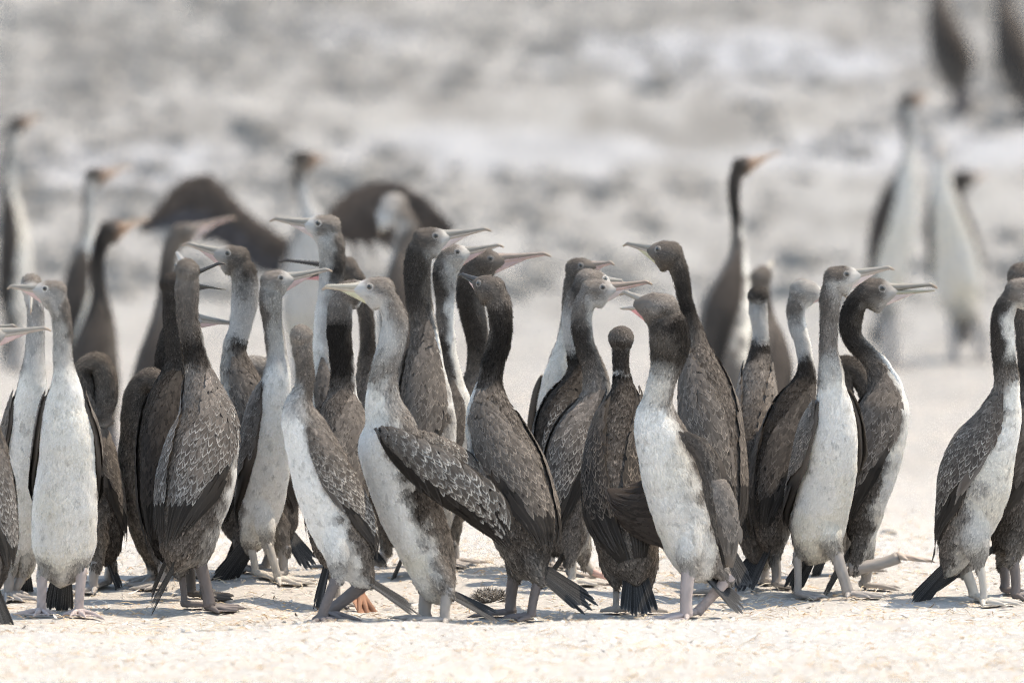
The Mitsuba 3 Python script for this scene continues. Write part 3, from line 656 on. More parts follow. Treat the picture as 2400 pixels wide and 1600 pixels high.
# --- the second rank behind the centre
bird(D(1335), 172, [(762, 532, 37), (776, 575, 35), (779, 620, 33), (772, 680, 29), (760, 745, 26), (757, 821, 29), (756, 890, 38), (770, 970, 52), (792, 1060, 60), (815, 1160, 60), (840, 1240, 46), (856, 1292, 26)], 5, (633, 512), [(1, 812, 1300, 806)],
     (905, 1345, 22), ('0:T .2:B .33:D .55:G .7:P 1:P 1.3:B 2:B', '0:P .3:G .4:P 1:W 2:P', .1), 'tallest pale faced bird, looking left with a white neck behind the black nape', FLOCK, MILD, pouch='palepink', beakc='horn')
bird(D(1322), 178, [(806, 628, 33), (830, 650, 30), (848, 690, 23), (858, 740, 20), (862, 802, 20), (862, 860, 28), (868, 930, 44), (885, 1020, 56), (900, 1120, 56), (915, 1220, 40), (925, 1275, 24)], 5, (653, 634), [(1, 905, 1290, 902)],
     (975, 1330, 22), 'brown', 'brown bird calling to the left with a red open mouth, behind the tallest bird', FLOCK, MILD, bopen=.42, pouch='red', beakc='dark')
bird(D(1402), 48, [(820, 684, 36), (798, 720, 33), (795, 760, 32), (797, 810, 31), (803, 862, 31), (803, 916, 36), (802, 962, 54), (806, 1020, 68), (800, 1090, 76), (792, 1170, 76), (780, 1260, 60), (766, 1325, 34)], 5, (914, 655), [(1, 812, 1335, 840, 1.6, 12, (1394, -58, (.30, .16, .10))), (-1, 780, 1340, 786)],
     (738, 1440, 30, .03), ('0:B .12:T .36:K .5:K .85:K 1:B 1.4:B 2:B', '0:P .3:B .6:D .8:P 1:W 2:P', .55), 'bird with a thick black speckled neck, right behind the one spreading its wings', FLOCK, MILD, bd=.4, pouch='palepink', footang=-60, headc=None)
bird(D(1352), 28, [(1005, 562, 38), (982, 600, 36), (978, 645, 34), (980, 690, 33), (988, 740, 33), (996, 790, 37), (996, 850, 48), (998, 912, 60), (1004, 980, 68), (998, 1060, 72), (984, 1150, 70), (965, 1240, 56), (950, 1300, 32)], 4, (1151, 535), [(1, 975, 1320, 980)],
     (905, 1390, 26), ('0:B .25:D .5:D .8:D 1:B 1.4:B 2:B', '0:P .3:B .7:B .95:T 1.05:W 2:P', .45), 'dark necked bird looking right with its bill raised, tallest in the middle', FLOCK, MILD, pouch='palepink')
bird(D(1338), 12, [(1058, 599, 34), (1042, 640, 31), (1043, 690, 26), (1044, 745, 24), (1050, 821, 23), (1057, 878, 28), (1062, 940, 44), (1056, 1020, 56), (1040, 1110, 58), (1022, 1200, 48), (1008, 1262, 28)], 5, (1180, 573), [(1, 1030, 1290, 1034)],
     (960, 1350, 22), ('0:T .2:D .4:B .6:T .72:D .9:B 1:B 2:B', '0:P .3:G .5:W 1:W 2:P', .1), 'bird with a white throat looking right, squeezed between two dark necked birds', FLOCK, MILD, pouch='pink')
bird(D(1330), 8, [(1133, 614, 37), (1105, 652, 35), (1101, 700, 34), (1112, 755, 32), (1119, 810, 27), (1116, 865, 26), (1100, 925, 36), (1082, 990, 50), (1066, 1080, 60), (1052, 1170, 56), (1040, 1245, 34)], 5, (1291, 594), [(1, 1060, 1280, 1062)],
     (985, 1335, 22), ('0:B .3:D .8:D 1:B 2:B', '0:B .3:B 1:B 2:T', .5), 'dark brown bird with a long pink bill pointing right', FLOCK, MILD, pouch='pink', beakc='pinkish', facec='T')
# --- front centre
k_spec = {'single': True, **SCAL, 'lead': (96, 108, 104, 80, 36), 'rear': (74, 52, 30, 14, 6), 'u0': 1.12, 'c': (.075, .064, .055), 'rim': (.50, .465, .42), 'skew': .08}
bird(D(1466), 196, [(706, 786, 31), (709, 818, 26), (713, 845, 24), (716, 880, 24), (710, 916, 26), (700, 950, 38), (710, 996, 54), (732, 1053, 68), (760, 1130, 80), (790, 1206, 82), (818, 1283, 70), (840, 1336, 46), (868, 1372, 28)], 5, (701, 784), [(1, 862, 1362, 762, 1.7, 18), (-1, 792, 1352, 752, 1.55, 15)],
     (978, 1434, 26, .0), ('0:T .4:B .85:B 1:T 1.4:B 2:B', '0:T .4:B .85:G 1:P 1.1:W 1.8:W 2:P', .05), 'brown naped bird striding left with crossed legs, its round head seen from behind', FLOCK, k_spec, bd=1, blen=120, legc='dark', headc='T', eyes=False, footang=290)
WINGS = {}
def hero_wings(name, r, q):
    d = q['d']
    near = edge_patch([(884, 1000, d - .065), (960, 1012, d - .115), (1060, 1066, d - .13), (1150, 1130, d - .12), (1192, 1186, d - .10), (1204, 1236, d - .09)],
                      [(886, 1030, d - .07), (925, 1092, d - .10), (985, 1150, d - .115), (1050, 1195, d - .11), (1110, 1228, d - .10), (1164, 1262, d - .09)], [-.25, -1, .15])
    add_wing(name, near, r, {'c': (.036, .031, .027), 'c2': (.105, .091, .079), 'rim': (.60, .57, .52), 'flight': 'K', 'thick': .008, 'cend': .84, 'rows': 11, 'fs': 1.0, 'ls': 1.35, 'skew': -.26, 'grade': False, 'cb': .34, 'fanb': .46, 'single': True, 'nf': 8, 'fa': .60, 'fl': 1.15, 'fskew': -.16, 'fan': 15})
    far = edge_patch([(965, 1000, d + .02), (1040, 1022, d + .09), (1110, 1060, d + .12), (1165, 1110, d + .13), (1184, 1170, d + .13)],
                     [(950, 1050, d + .02), (1010, 1085, d + .07), (1070, 1130, d + .10), (1110, 1180, d + .11), (1140, 1230, d + .12)], [.2, -1, .3])
    add_wing(name, far, r, {'c': 'B', 'rim': (.55, .52, .47), 'flight': 'D', 'thick': .008, 'cend': .8, 'rows': 15, 'skew': -.35, 'nf': 8, 'fskew': -.3})
bird(D(1457), 197, [(885, 680, 40), (912, 712, 35), (925, 748, 33), (922, 790, 34), (911, 830, 35), (900, 872, 34), (896, 915, 40), (902, 960, 50), (912, 1000, 66), (914, 1050, 78), (930, 1110, 80), (955, 1180, 82), (984, 1250, 76), (1008, 1315, 66), (1026, 1368, 56), (1058, 1404, 32)], 6, (755, 672), [(1, 1002, 1392, 998, 1.62, 19), (-1, 1050, 1390, 1045, 1.75, 15)],
     (1166, 1446, 28, .0), ('0:T .3:T .5:G .8:T 1:G 1.15:T 1.28:D 1.5:D 1.7:B 2:T', '0:P .3:P .6:P .85:T 1:W 1.8:W 2:G', -.05), 'white bellied bird in front lifting its scaled wings away from its body, looking left', FLOCK, wings=(), extra=hero_wings, pouch='yellow', beakc='pale', legc='grey', vt=.12)
s_spec = {'single': True, **MILD, 'lead': (98, 112, 106, 82, 36), 'rear': (66, 34, 14, 7, 3), 'rim': (.30, .26, .22), 'u0': 1.06}
bird(D(1441), 150, [(1149, 676, 37), (1168, 708, 34), (1174, 750, 31), (1170, 802, 31), (1155, 852, 31), (1147, 897, 34), (1146, 950, 54), (1152, 990, 68), (1168, 1045, 82), (1194, 1115, 92), (1216, 1187, 90), (1232, 1255, 82), (1246, 1312, 60), (1274, 1350, 34)], 5, (1076, 642), [(1, 1206, 1352, 1198, 1.68, 16), (-1, 1262, 1362, 1246, 1.72, 13)],
     (1384, 1422, 30, -.02), ('0:B .15:B .22:D .4:K .8:K .95:D 1.05:B 1.5:B 2:D', '0:B .3:D .5:B .75:D .95:T 1:W 1.3:P 2:B', .40), 'dark ragged naped bird in front, looking left, its black and white tail spread', FLOCK, s_spec, bd=.55, blen=135, beakc='dark', legc='dark', facec='B', mott=.38)
# --- right of the gap
bird(D(1338), -95, [(1358, 630, 33), (1345, 672, 27), (1340, 740, 27), (1330, 800, 30), (1314, 870, 40), (1304, 940, 50), (1302, 1020, 58), (1304, 1110, 58), (1306, 1200, 50), (1310, 1275, 30)], 4, (1439, 615), [(1, 1318, 1290, 1318), (-1, 1290, 1290, 1290)],
     (1200, 1372, 26), ('0:B .3:B 1:T 2:B', '0:B .25:B .4:P 1:W 2:W', -.1), 'brown headed bird behind two pale ones, its white breast on the left of the group', FLOCK, {**MILD, 'gap': .014, 'feathers': False}, pouch='pink', beakc='pinkish', facec='T', bd=-.3, lo=.05)
bird(D(1352), 40, [(1385, 662, 40), (1354, 700, 34), (1343, 745, 29), (1346, 800, 25), (1352, 850, 24), (1350, 895, 34), (1332, 945, 54), (1318, 1010, 66), (1312, 1090, 70), (1310, 1180, 62), (1306, 1260, 40), (1300, 1300, 26)], 4, (1462, 660), [(1, 1330, 1310, 1336)],
     (1236, 1376, 24), ('0:T .2:D .3:T .5:P .75:P .88:K 1:D 1.4:D 2:B', '0:P .3:P .8:W 1:B 2:T', .1), 'bird with a pale crown and dark collar, half hidden by the pale bird looking right', FLOCK, {**SCAL, 'c': 'D'}, bd=.5)
v_spec = {'single': True, **SCAL, 'rim': (.45, .41, .36), 'lead': (100, 116, 112, 84, 36), 'rear': (60, 28, 12, 6, 2)}
bird(D(1366), 24, [(1397, 682, 36), (1370, 714, 31), (1363, 760, 27), (1370, 805, 27), (1386, 850, 29), (1397, 900, 34), (1390, 950, 44), (1366, 1005, 62), (1350, 1070, 72), (1344, 1140, 72), (1340, 1210, 60), (1336, 1270, 42), (1330, 1310, 26)], 5, (1528, 660), [(1, 1338, 1312, 1336, 1.62, 12), (-1, 1372, 1322, 1392, 1.65, 12, (1352, -12, (.62, .42, .38)))],
     (1268, 1378, 26), ('0:T .25:T .42:D .62:D .75:B 1:T 1.4:B 2:B', '0:P .3:P .6:T .8:T 1:G 1.5:P 2:P', .45), 'slim pale headed bird looking right with a curved neck, beside the small round headed bird', FLOCK, v_spec, pouch='palepink', beakc='pinkish', legc='pale', footang=10)
w_spec = {**MILD, 'rim': (.24, .20, .165), 'c': 'D', 'lead': (104, 116, 110, 84, 36), 'rear': (64, 34, 18, 10, 4), 'gap': .010}
bird(D(1434) + .06, 84, [(1456, 792, 35), (1455, 822, 25), (1455, 850, 22), (1458, 890, 26), (1462, 935, 38), (1458, 985, 58), (1450, 1050, 70), (1448, 1130, 78), (1458, 1206, 84), (1472, 1275, 80), (1486, 1330, 60), (1492, 1366, 44)], 3, (1458, 788), [(-1, 1444, 1372, 1443, 1.7, 9), (1, 1520, 1372, 1526, 1.7, 9)],
     (1498, 1436, 40, .03), ('0:B .2:D .5:D .78:D .82:P .88:K 1.05:D 1.5:B 2:B', '0:B .5:P .8:P .9:D 1:D 2:B', .75), 'small round headed dark bird seen straight from behind, its square tail on the ground', FLOCK, w_spec, bd=1, blen=120, eyes=False, troll=0, headc=None, mott=.36)
def drooped_wings(name, r, q):
    d = q['d']
    far = edge_patch([(1560, 1060, d + .03), (1500, 1130, d + .045), (1445, 1142, d + .05), (1418, 1146, d + .05)], [(1566, 1300, d + .03), (1530, 1275, d + .045), (1470, 1245, d + .05), (1424, 1166, d + .05)], [-.3, -1, .2])
    add_wing(name, far, r, {'c': (.035, .028, .024), 'rim': (.05, .042, .036), 'flight': (.036, .029, .025), 'thick': .006, 'rows': 7, 'cend': .4, 'nf': 9, 'fa': .12, 'fl': .95, 'fskew': .2})
    near = edge_patch([(1600, 1010, d - .05), (1650, 1030, d - .075), (1690, 1080, d - .085), (1712, 1160, d - .09), (1724, 1250, d - .085), (1716, 1325, d - .08)], [(1606, 1050, d - .055), (1640, 1110, d - .07), (1655, 1180, d - .085), (1672, 1235, d - .09), (1684, 1290, d - .085), (1694, 1330, d - .08)], [-.2, -1, .1])
    add_wing(name, near, r, {'c': (.06, .051, .044), 'rim': (.22, .19, .16), 'flight': 'K', 'thick': .010, 'rows': 12, 'cend': .6, 'nf': 7})
    fore = edge_patch([(1668, 1128, d - .10), (1672, 1160, d - .108), (1676, 1210, d - .110), (1688, 1270, d - .106), (1700, 1325, d - .10)], [(1690, 1122, d - .10), (1716, 1150, d - .108), (1730, 1210, d - .110), (1730, 1270, d - .106), (1716, 1330, d - .10)], [-.1, -1, .1])
    add_wing(name, fore, r, {'c': (.15, .13, .113), 'rim': (.30, .26, .225), 'flight': 'B', 'thick': .010, 'rows': 9, 'cend': .55, 'nf': 5})
bird(D(1450), 222, [(1546, 722, 45), (1565, 765, 51), (1570, 805, 51), (1563, 850, 43), (1552, 890, 37), (1542, 930, 38), (1538, 980, 56), (1552, 1034, 70), (1572, 1110, 78), (1598, 1187, 84), (1622, 1263, 80), (1640, 1318, 62), (1662, 1360, 34)], 4, (1450, 700), [(-1, 1614, 1345, 1610, 1.62, 18), (1, 1704, 1358, 1634, 1.7, 15)],
     (1738, 1424, 30, .0), ('0:T .14:B .24:K .5:K .8:D .95:T 1.1:T 1.4:B 2:T', '0:B .2:D .4:B .7:D .9:G 1:P 1.15:W 1.8:W 2:P', -.05), 'white bellied bird with a thick dark neck calling left, one dark wing drooping', FLOCK, wings=(), extra=drooped_wings, bopen=.55, bd=.3, pouch='red', beakc='horn', legc='pink', eyes=False, troll=65, footang=200, facec='T')
bird(D(1382), 130, [(1565, 594, 37), (1588, 625, 29), (1599, 665, 23), (1607, 706, 21), (1616, 744, 23), (1626, 790, 30), (1638, 850, 46), (1650, 916, 66), (1662, 990, 76), (1672, 1080, 76), (1680, 1170, 70), (1690, 1250, 50), (1698, 1300, 28)], 5, (1461, 570), [(1, 1690, 1310, 1690)],
     (1745, 1372, 24), ('0:B .3:D .7:K 1:B 1.4:B 2:B', '0:B .3:B 1:B 2:T', .5), 'dark brown bird with a thin neck looking left, behind the white bellied calling bird', FLOCK, MILD, bd=.35, pouch='yellow', facec='T')
bird(D(1352), 78, [(1778, 694, 29), (1778, 730, 25), (1782, 780, 22), (1780, 830, 28), (1775, 880, 38), (1774, 925, 46), (1768, 990, 56), (1760, 1070, 62), (1754, 1150, 62), (1762, 1230, 50), (1776, 1290, 36), (1784, 1325, 26)], 3, (1786, 692), [(1, 1790, 1318, 1792)],
     (1732, 1374, 32), ('0:D .12:G .3:P .65:P .75:G .82:D 1:D 1.1:T 1.4:B 2:B', '0:P .4:P .8:P 1:P 2:P', .6), 'grey necked bird with a dark collar seen from behind, left of the white breasted bird', FLOCK, MILD, bd=1, blen=110, eyes=False, headc=None)
bird(D(1366), 45, [(1886, 682, 35), (1868, 716, 27), (1868, 760, 24), (1880, 800, 22), (1888, 840, 21), (1888, 885, 28), (1870, 940, 48), (1850, 1000, 60), (1830, 1080, 66), (1818, 1160, 62), (1812, 1240, 46), (1808, 1295, 28)], 5, (1985, 690), [(1, 1815, 1310, 1818)],
     (1755, 1384, 32), ('0:G .15:T .25:B .4:P .7:P .82:D 1:D 1.4:D 2:B', '0:P .3:W .8:W .95:D 1:B 2:P', .3), 'bird with a mottled white neck and black collar, half hidden by a white breast', FLOCK, DULL, bd=.5, eyes=False)
bird(D(1398), -62, [(1968, 652, 37), (1948, 688, 30), (1945, 725, 26), (1943, 770, 24), (1942, 815, 25), (1946, 860, 31), (1950, 910, 37), (1954, 960, 52), (1950, 1015, 66), (1944, 1091, 72), (1930, 1168, 74), (1918, 1225, 74), (1910, 1270, 62), (1896, 1318, 36)], 6, (2095, 626), [(-1, 1868, 1308, 1868, 1.62, 11), (1, 1962, 1306, 1988, 1.6, 16)],
     (1856, 1376, 22, .06), ('0:B .2:B .5:B .8:T 1:T 1.4:B 2:B', '0:P .25:T .6:T .85:P 1:W 1.8:W 2:P', -.2), 'white breasted bird on the right looking right, both webbed feet flat on the sand', FLOCK, {**MILD, 'rim': (.36, .31, .26), 'stand': .010, 'gap': .010, 'lead': (92, 108, 104, 78, 30)}, pouch='palepink', beakc='horn', legc='grey', footang=-28)
bird(D(1378), 18, [(2048, 684, 41), (2010, 708, 36), (1994, 748, 30), (2000, 796, 29), (2032, 830, 34), (2060, 866, 37), (2074, 912, 46), (2072, 965, 63), (2062, 1030, 64), (2046, 1110, 60), (2032, 1175, 50), (2022, 1230, 42), (2012, 1280, 28)], 5, (2197, 673), [(1, 2004, 1330, 2106, 1.6, 17, (1312, -5, (.38, .32, .275))), (-1, 2030, 1330, 2020, 1.68, 15)],
     (1930, 1392, 26), ('0:B .15:D .3:K .7:D .85:B 1:B 1.4:B 2:D', '0:G .3:D .6:B .8:P 1:W 2:W', .35), 'dark bird with its neck folded in an S and one webbed foot lifted', FLOCK, {**MILD, 'rim': (.33, .30, .27), 'c': 'B', 'rear': (60, 28, 14, 8, 3)}, pouch='palepink', beakc='green', legc='grey', footang=5, bopen=.10)
bird(D(1340), 10, [(2050, 985, 26), (2038, 930, 28), (2012, 880, 31), (1986, 860, 32), (1966, 900, 38), (1966, 980, 50), (1966, 1080, 54), (1962, 1180, 48), (1958, 1260, 28)], 4, (2060, 1060), [(1, 1962, 1300, 1962), (-1, 1990, 1300, 1990)],
     (1900, 1370, 26), 'brown', 'brown bird bent over behind the dark one with the folded neck', FLOCK, MILD, eyes=False, blen=90)
f_spec = {'single': True, **SCAL, 'c': (.075, .063, .054), 'rim': (.40, .37, .33), 'lead': (100, 116, 112, 88, 40), 'rear': (66, 34, 14, 7, 3), 'fs': 1.05}
bird(D(1408), -22, [(2394, 682, 40), (2366, 706, 33), (2351, 745, 30), (2350, 800, 31), (2354, 850, 30), (2360, 900, 32), (2352, 950, 48), (2334, 1005, 66), (2308, 1060, 82), (2290, 1125, 88), (2276, 1190, 80), (2256, 1250, 66), (2236, 1305, 42), (2218, 1346, 28)], 5, (2530, 650), [(-1, 2262, 1338, 2282, 1.62, 15), (1, 2296, 1330, 2304, 1.58, 11)],
     (2136, 1424, 28, .02), ('0:T .2:D .5:D .8:D .95:T 1.1:B 2:B', '0:P .3:P .55:W .8:D .92:T 1.03:W 2:P', .25), 'crisply scaled white bellied bird at the right edge, its bill out of the picture', FLOCK, f_spec, legc='pale', footang=-25)
bird(D(1392), 10, [(2402, 646, 40), (2400, 700, 32), (2404, 770, 28), (2412, 840, 30), (2418, 920, 42), (2414, 1000, 62), (2404, 1090, 74), (2388, 1170, 74), (2370, 1240, 60), (2330, 1290, 30)], 4, (2540, 630), [(1, 2374, 1318, 2378, 1.6, 14), (-1, 2350, 1325, 2352)],
     (2172, 1388, 26), 'brown', 'dark brown bird cut by the right edge, one dark leg showing', FLOCK, DULL, legc='dark')
# ------------------------------------------------------------------ blurred birds further back
def ground_at(px, py):
    q = ray(px, py)
    ys = np.linspace(16, 90, 4000)
    pts = CAM + q * (ys / q[1])[:, None]
    hit = np.nonzero(pts[:, 2] <= _prof(ys))[0]
    return float(ys[hit[0]]) if len(hit) else 90.0
BACK = 'blurred cormorants standing behind the flock'
ADW = {'feathers': False, 'c': (.06, .05, .043)}
def far(fy, h, sp, nb, beak, legs, tail, plum, label, **kw):
    d = kw.pop('d', None) or ground_at(1200, fy)
    return bird(d, h, sp, nb, beak, legs, tail, plum, label, BACK, kw.pop('wing', ADW), detail=.6, **kw)
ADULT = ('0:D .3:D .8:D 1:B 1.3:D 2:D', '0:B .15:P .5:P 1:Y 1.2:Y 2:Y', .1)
DARKAD = ('0:D .3:K .8:D 1:D 1.3:D 2:D', '0:B .3:D .8:D 1:B 2:B', .5)
GREYAD = ('0:B 1:B 2:B', '0:B 1:T 2:B', .5)
far(1075, 14, [(258, 540, 30), (236, 575, 24), (228, 625, 20), (232, 680, 22), (234, 740, 36), (226, 810, 54), (224, 890, 60), (236, 970, 46), (246, 1010, 26)], 3, (350, 512), [(1, 262, 1022, 266), (-1, 240, 1022, 244)], (212, 1062, 18), DARKAD, 'dark blurred adult with an orange bill looking right, behind the preening bird', beakc='orange', pouch='orange', facec='O', legc='dark', blen=110)
far(990, 10, [(222, 412, 26), (208, 445, 18), (206, 500, 15), (204, 560, 20), (196, 630, 40), (186, 720, 50), (184, 800, 44), (188, 880, 26)], 3, (312, 390), [(1, 195, 900, 197)], (160, 960, 16), ADULT, 'blurred adult with an orange bill and white throat, rising behind the dark blurred adult', beakc='orange', pouch='orange', facec='O', blen=95, vt=-.35)
far(870, 8, [(42, 290, 24), (26, 325, 20), (22, 375, 15), (20, 430, 18), (28, 510, 32), (34, 600, 42), (34, 690, 40), (30, 760, 24)], 3, (100, 272), [(1, 40, 780, 42), (-1, 20, 780, 22)], (0, 850, 16), ADULT, 'blurred adult with a pink bill at the left edge, farthest back on that side', beakc='orange', pouch='orange', facec='O', blen=78, vt=-.05)
far(1115, 12, [(428, 545, 30), (402, 580, 26), (392, 630, 22), (388, 690, 24), (384, 750, 34), (376, 830, 54), (364, 920, 62), (356, 1000, 50), (352, 1050, 26)], 3, (552, 508), [(1, 372, 1060, 374), (-1, 345, 1060, 346)], (310, 1108, 18), 'brown', 'brown blurred bird with a raised pinkish bill, in front of the spread wing', beakc='pinkish', pouch='palepink', facec='T', blen=140)
def spread(name, r, q):
    d = q['d']
    sp = {'c': (.058, .048, .042), 'rim': (.075, .063, .055), 'flight': (.052, .044, .040), 'thick': .012, 'rows': 6, 'cend': .8, 'cb': .4, 'nf': 0, 'fan': 16, 'fanb': .50, 'fskew': -1.15}
    lw = edge_patch([(672, 556, d), (604, 512, d + .03), (548, 462, d + .05), (502, 416, d + .06), (452, 410, d + .06), (392, 456, d + .04), (325, 532, d)], [(660, 640, d), (600, 625, d + .03), (560, 590, d + .05), (500, 560, d + .06), (430, 530, d + .04), (330, 545, d)], [0, -1, .2])
    add_wing(name, lw, r, {**sp, 'flight': (.046, .045, .050)})
    rw = edge_patch([(760, 530, d), (790, 470, d + .04), (850, 432, d + .06), (910, 425, d + .06), (985, 455, d + .04), (1066, 536, d)], [(770, 570, d), (810, 566, d + .03), (860, 566, d + .05), (930, 560, d + .06), (1000, 548, d + .04), (1060, 546, d)], [0, -1, .2])
    add_wing(name, rw, r, sp)
far(960, -60, [(712, 375, 28), (702, 410, 20), (710, 460, 20), (728, 505, 30), (728, 560, 52), (722, 640, 64), (716, 720, 62), (712, 790, 46), (712, 830, 26)], 3, (770, 372), [(1, 735, 850, 737), (-1, 695, 850, 696)], (700, 900, 22), ('0:D .4:D .8:T 1:T 2:B', '0:B .2:T .4:P 1:P 2:P', -.1), 'blurred adult with a dark head drying both wide dark wings', wings=(), extra=spread, beakc='pinkish', pouch='orange', facec='O', blen=95)
far(1040, 140, [(920, 492, 40), (948, 520, 34), (955, 570, 36), (945, 630, 42), (935, 700, 52), (935, 790, 58), (945, 880, 52), (955, 960, 28)], 2, (890, 545), [(1, 950, 985, 952)], (985, 1030, 18), ('0:G .15:T .3:B 1:B 2:B', '0:P .4:G 1:G 2:P', .3), 'blurred grey brown young bird with a pale face, in front of the right spread wing', beakc='pale', pouch='palepink', bd=-.5, blen=90)
far(1075, 18, [(1738, 388, 26), (1722, 425, 19), (1722, 480, 16), (1728, 540, 17), (1728, 600, 26), (1716, 665, 48), (1702, 740, 64), (1700, 820, 64), (1716, 900, 48), (1728, 950, 26)], 3, (1832, 356), [(1, 1742, 968, 1744), (-1, 1715, 968, 1716)], (1680, 1040, 18), ('0:D .2:D .8:K 1:B 1.3:T 2:B', '0:B .2:B .5:D .7:B .9:G 1:W 2:W', .45), 'tall blurred adult with an orange bill raised to the right, right of centre', beakc='orange', pouch='orange', facec='O', blen=105)
far(1150, 70, [(1784, 648, 32), (1782, 690, 28), (1790, 740, 30), (1800, 800, 44), (1808, 880, 56), (1808, 970, 56), (1802, 1040, 34)], 2, (1812, 612), [(1, 1805, 1070, 1806)], (1790, 1120, 18), 'brown', 'brown blurred bird with a whitish bill tip, behind the grey necked bird with the collar', bd=.8, beakc='pale', blen=80, eyes=False)
far(860, -40, [(2130, 238, 27), (2128, 280, 18), (2132, 340, 17), (2128, 400, 30), (2108, 470, 50), (2092, 550, 58), (2082, 620, 52), (2078, 690, 36), (2076, 740, 22)], 3, (2180, 222), [(1, 2092, 755, 2094), (-1, 2066, 755, 2066)], (2040, 810, 16), ADULT, 'tall blurred adult with a pink bill and white front, its dark wing on the left', beakc='orange', pouch='orange', facec='O', vt=-.15, blen=70)
far(838, -88, [(2203, 345, 25), (2204, 380, 20), (2206, 430, 26), (2216, 490, 46), (2230, 560, 60), (2240, 640, 64), (2246, 700, 54), (2250, 745, 30)], 2, (2196, 368), [(-1, 2234, 770, 2234), (1, 2296, 768, 2298)], (2262, 810, 16, .1), ('0:G .5:P 1:G 2:B', '0:P 1:Y 1.3:Y 2:Y', -.3), 'pale blurred bird facing us with white front, its two legs clear of the flock', pouch='palepink', beakc='pinkish', bd=-1, blen=60, legc='grey', lo=.07, wing={'feathers': False, 'c': (.06, .05, .043), 'lead': (104, 124, 122, 100, 45), 'gap': .010})
far(800, 12, [(2256, 418, 27), (2242, 450, 19), (2240, 500, 18), (2258, 560, 36), (2262, 620, 44), (2258, 690, 36), (2254, 730, 20)], 3, (2318, 408), [(1, 2262, 745, 2263)], (2226, 790, 14), DARKAD, 'dark headed blurred bird looking right, mostly behind the pale one facing us', beakc='orange', pouch='orange', facec='T', blen=72)
far(262, 150, [(2160, -190, 28), (2184, -150, 20), (2194, -90, 20), (2196, -20, 25), (2206, 50, 42), (2226, 120, 56), (2242, 180, 46), (2248, 220, 24)], 3, (2040, -205), [(1, 2240, 215, 2238), (-1, 2264, 215, 2262)], (2286, 258, 14), GREYAD, 'black blurred bird cut off by the top edge, standing on the rubble slope', facec='D', beakc='dark', pouch='dark', legc='dark', blen=100)
far(290, 140, [(2320, -190, 28), (2344, -150, 20), (2352, -90, 20), (2352, -10, 25), (2362, 60, 42), (2380, 140, 56), (2398, 205, 46), (2404, 245, 24)], 3, (2200, -205), [(1, 2398, 245, 2396), (-1, 2422, 245, 2420)], (2446, 288, 14), GREYAD, 'black blurred bird in the top right corner', facec='D', beakc='dark', pouch='dark', legc='dark', blen=100)
# ------------------------------------------------------------------ the ground: one sheet to the horizon
u = np.concatenate([[-400, -120, -40, -14, -6, -3, -2, -1.5, -1.25], np.linspace(-1.1, 1.1, 330), [1.25, 1.5, 2, 3, 6, 14, 40, 120, 400]])
yy = np.concatenate([[-3000, -600, -100, -20, 0, 6, 10, 13, 15, 16.2], np.arange(16.8, 22.6, .013), np.arange(22.6, 30, .06), np.arange(30, 60, .14), np.geomspace(60, 8000, 40)])
Y, Uq = np.meshgrid(yy, u, indexing='ij')
X = Uq * HALF * np.maximum(np.abs(Y), 16) * 1.05
Z = G(X, Y); Z = np.where(Y < 15, -.004, Z)
n0, n1 = Y.shape
i, j = np.meshgrid(np.arange(n0 - 1), np.arange(n1 - 1), indexing='ij'); q = (i * n1 + j).ravel()
GF = np.vstack([np.stack([q, q + 1, q + n1 + 1], 1), np.stack([q, q + n1 + 1, q + n1], 1)])
put('ground', np.stack([X, Y, Z], -1).reshape(-1, 3), GF, 'ground_mat')
labels['ground'] = {'label': 'bright cream sand rising to a grey rubble slope', 'kind': 'structure'}

r = rng(5)
def scatter_boxes(n, ylo, yhi, smin, smax, cols, flat, power=2.2, half=1.2):
    """small irregular grains: eight-faced, squashed and turned at random"""
    y = r.uniform(ylo, yhi, n); x = r.uniform(-1, 1, n) * HALF * y * half
    sz = smin + (smax - smin) * r.random(n) ** power
    oct_v = np.array([[1, 0, 0], [-1, 0, 0], [0, 1, 0], [0, -1, 0], [0, 0, 1], [0, 0, -1.0]])
    oct_f = np.array([[0, 2, 4], [2, 1, 4], [1, 3, 4], [3, 0, 4], [2, 0, 5], [1, 2, 5], [3, 1, 5], [0, 3, 5]])
    v = oct_v[None] * (r.uniform(.55, 1.35, (n, 6, 1))) + r.normal(0, .18, (n, 6, 3))
    v = v * np.stack([np.ones(n), r.uniform(.6, 1, n), r.uniform(flat * .6, flat * 1.2, n)], -1)[:, None]
    a = r.uniform(0, 6.283, n); ca, sa = np.cos(a)[:, None], np.sin(a)[:, None]
    v = np.stack([v[..., 0] * ca - v[..., 1] * sa, v[..., 0] * sa + v[..., 1] * ca, v[..., 2]], -1) * sz[:, None, None]
    v = v + np.stack([x, y, G(x, y) + sz * flat * .35], -1)[:, None]
    f = oct_f[None] + (np.arange(n) * 6)[:, None, None]
    c = np.array(cols)[r.integers(0, len(cols), n)] * r.uniform(.8, 1.15, (n, 1))
    return v.reshape(-1, 3), f.reshape(-1, 3), np.repeat(c, 6, 0)
SANDC = [(.54, .48, .40), (.60, .56, .50), (.52, .42, .31), (.57, .51, .44), (.64, .61, .58), (.50, .38, .26), (.34, .30, .26), (.46, .44, .42)]
v, f, c = scatter_boxes(26000, 17.4, 22.8, .0010, .0065, SANDC, .40)
put('gravel', v, f, 'grit_mat', c, False)
labels['gravel'] = {'label': 'loose sand grains, shell bits and pebbles strewn over the sand', 'category': 'gravel', 'kind': 'stuff'}
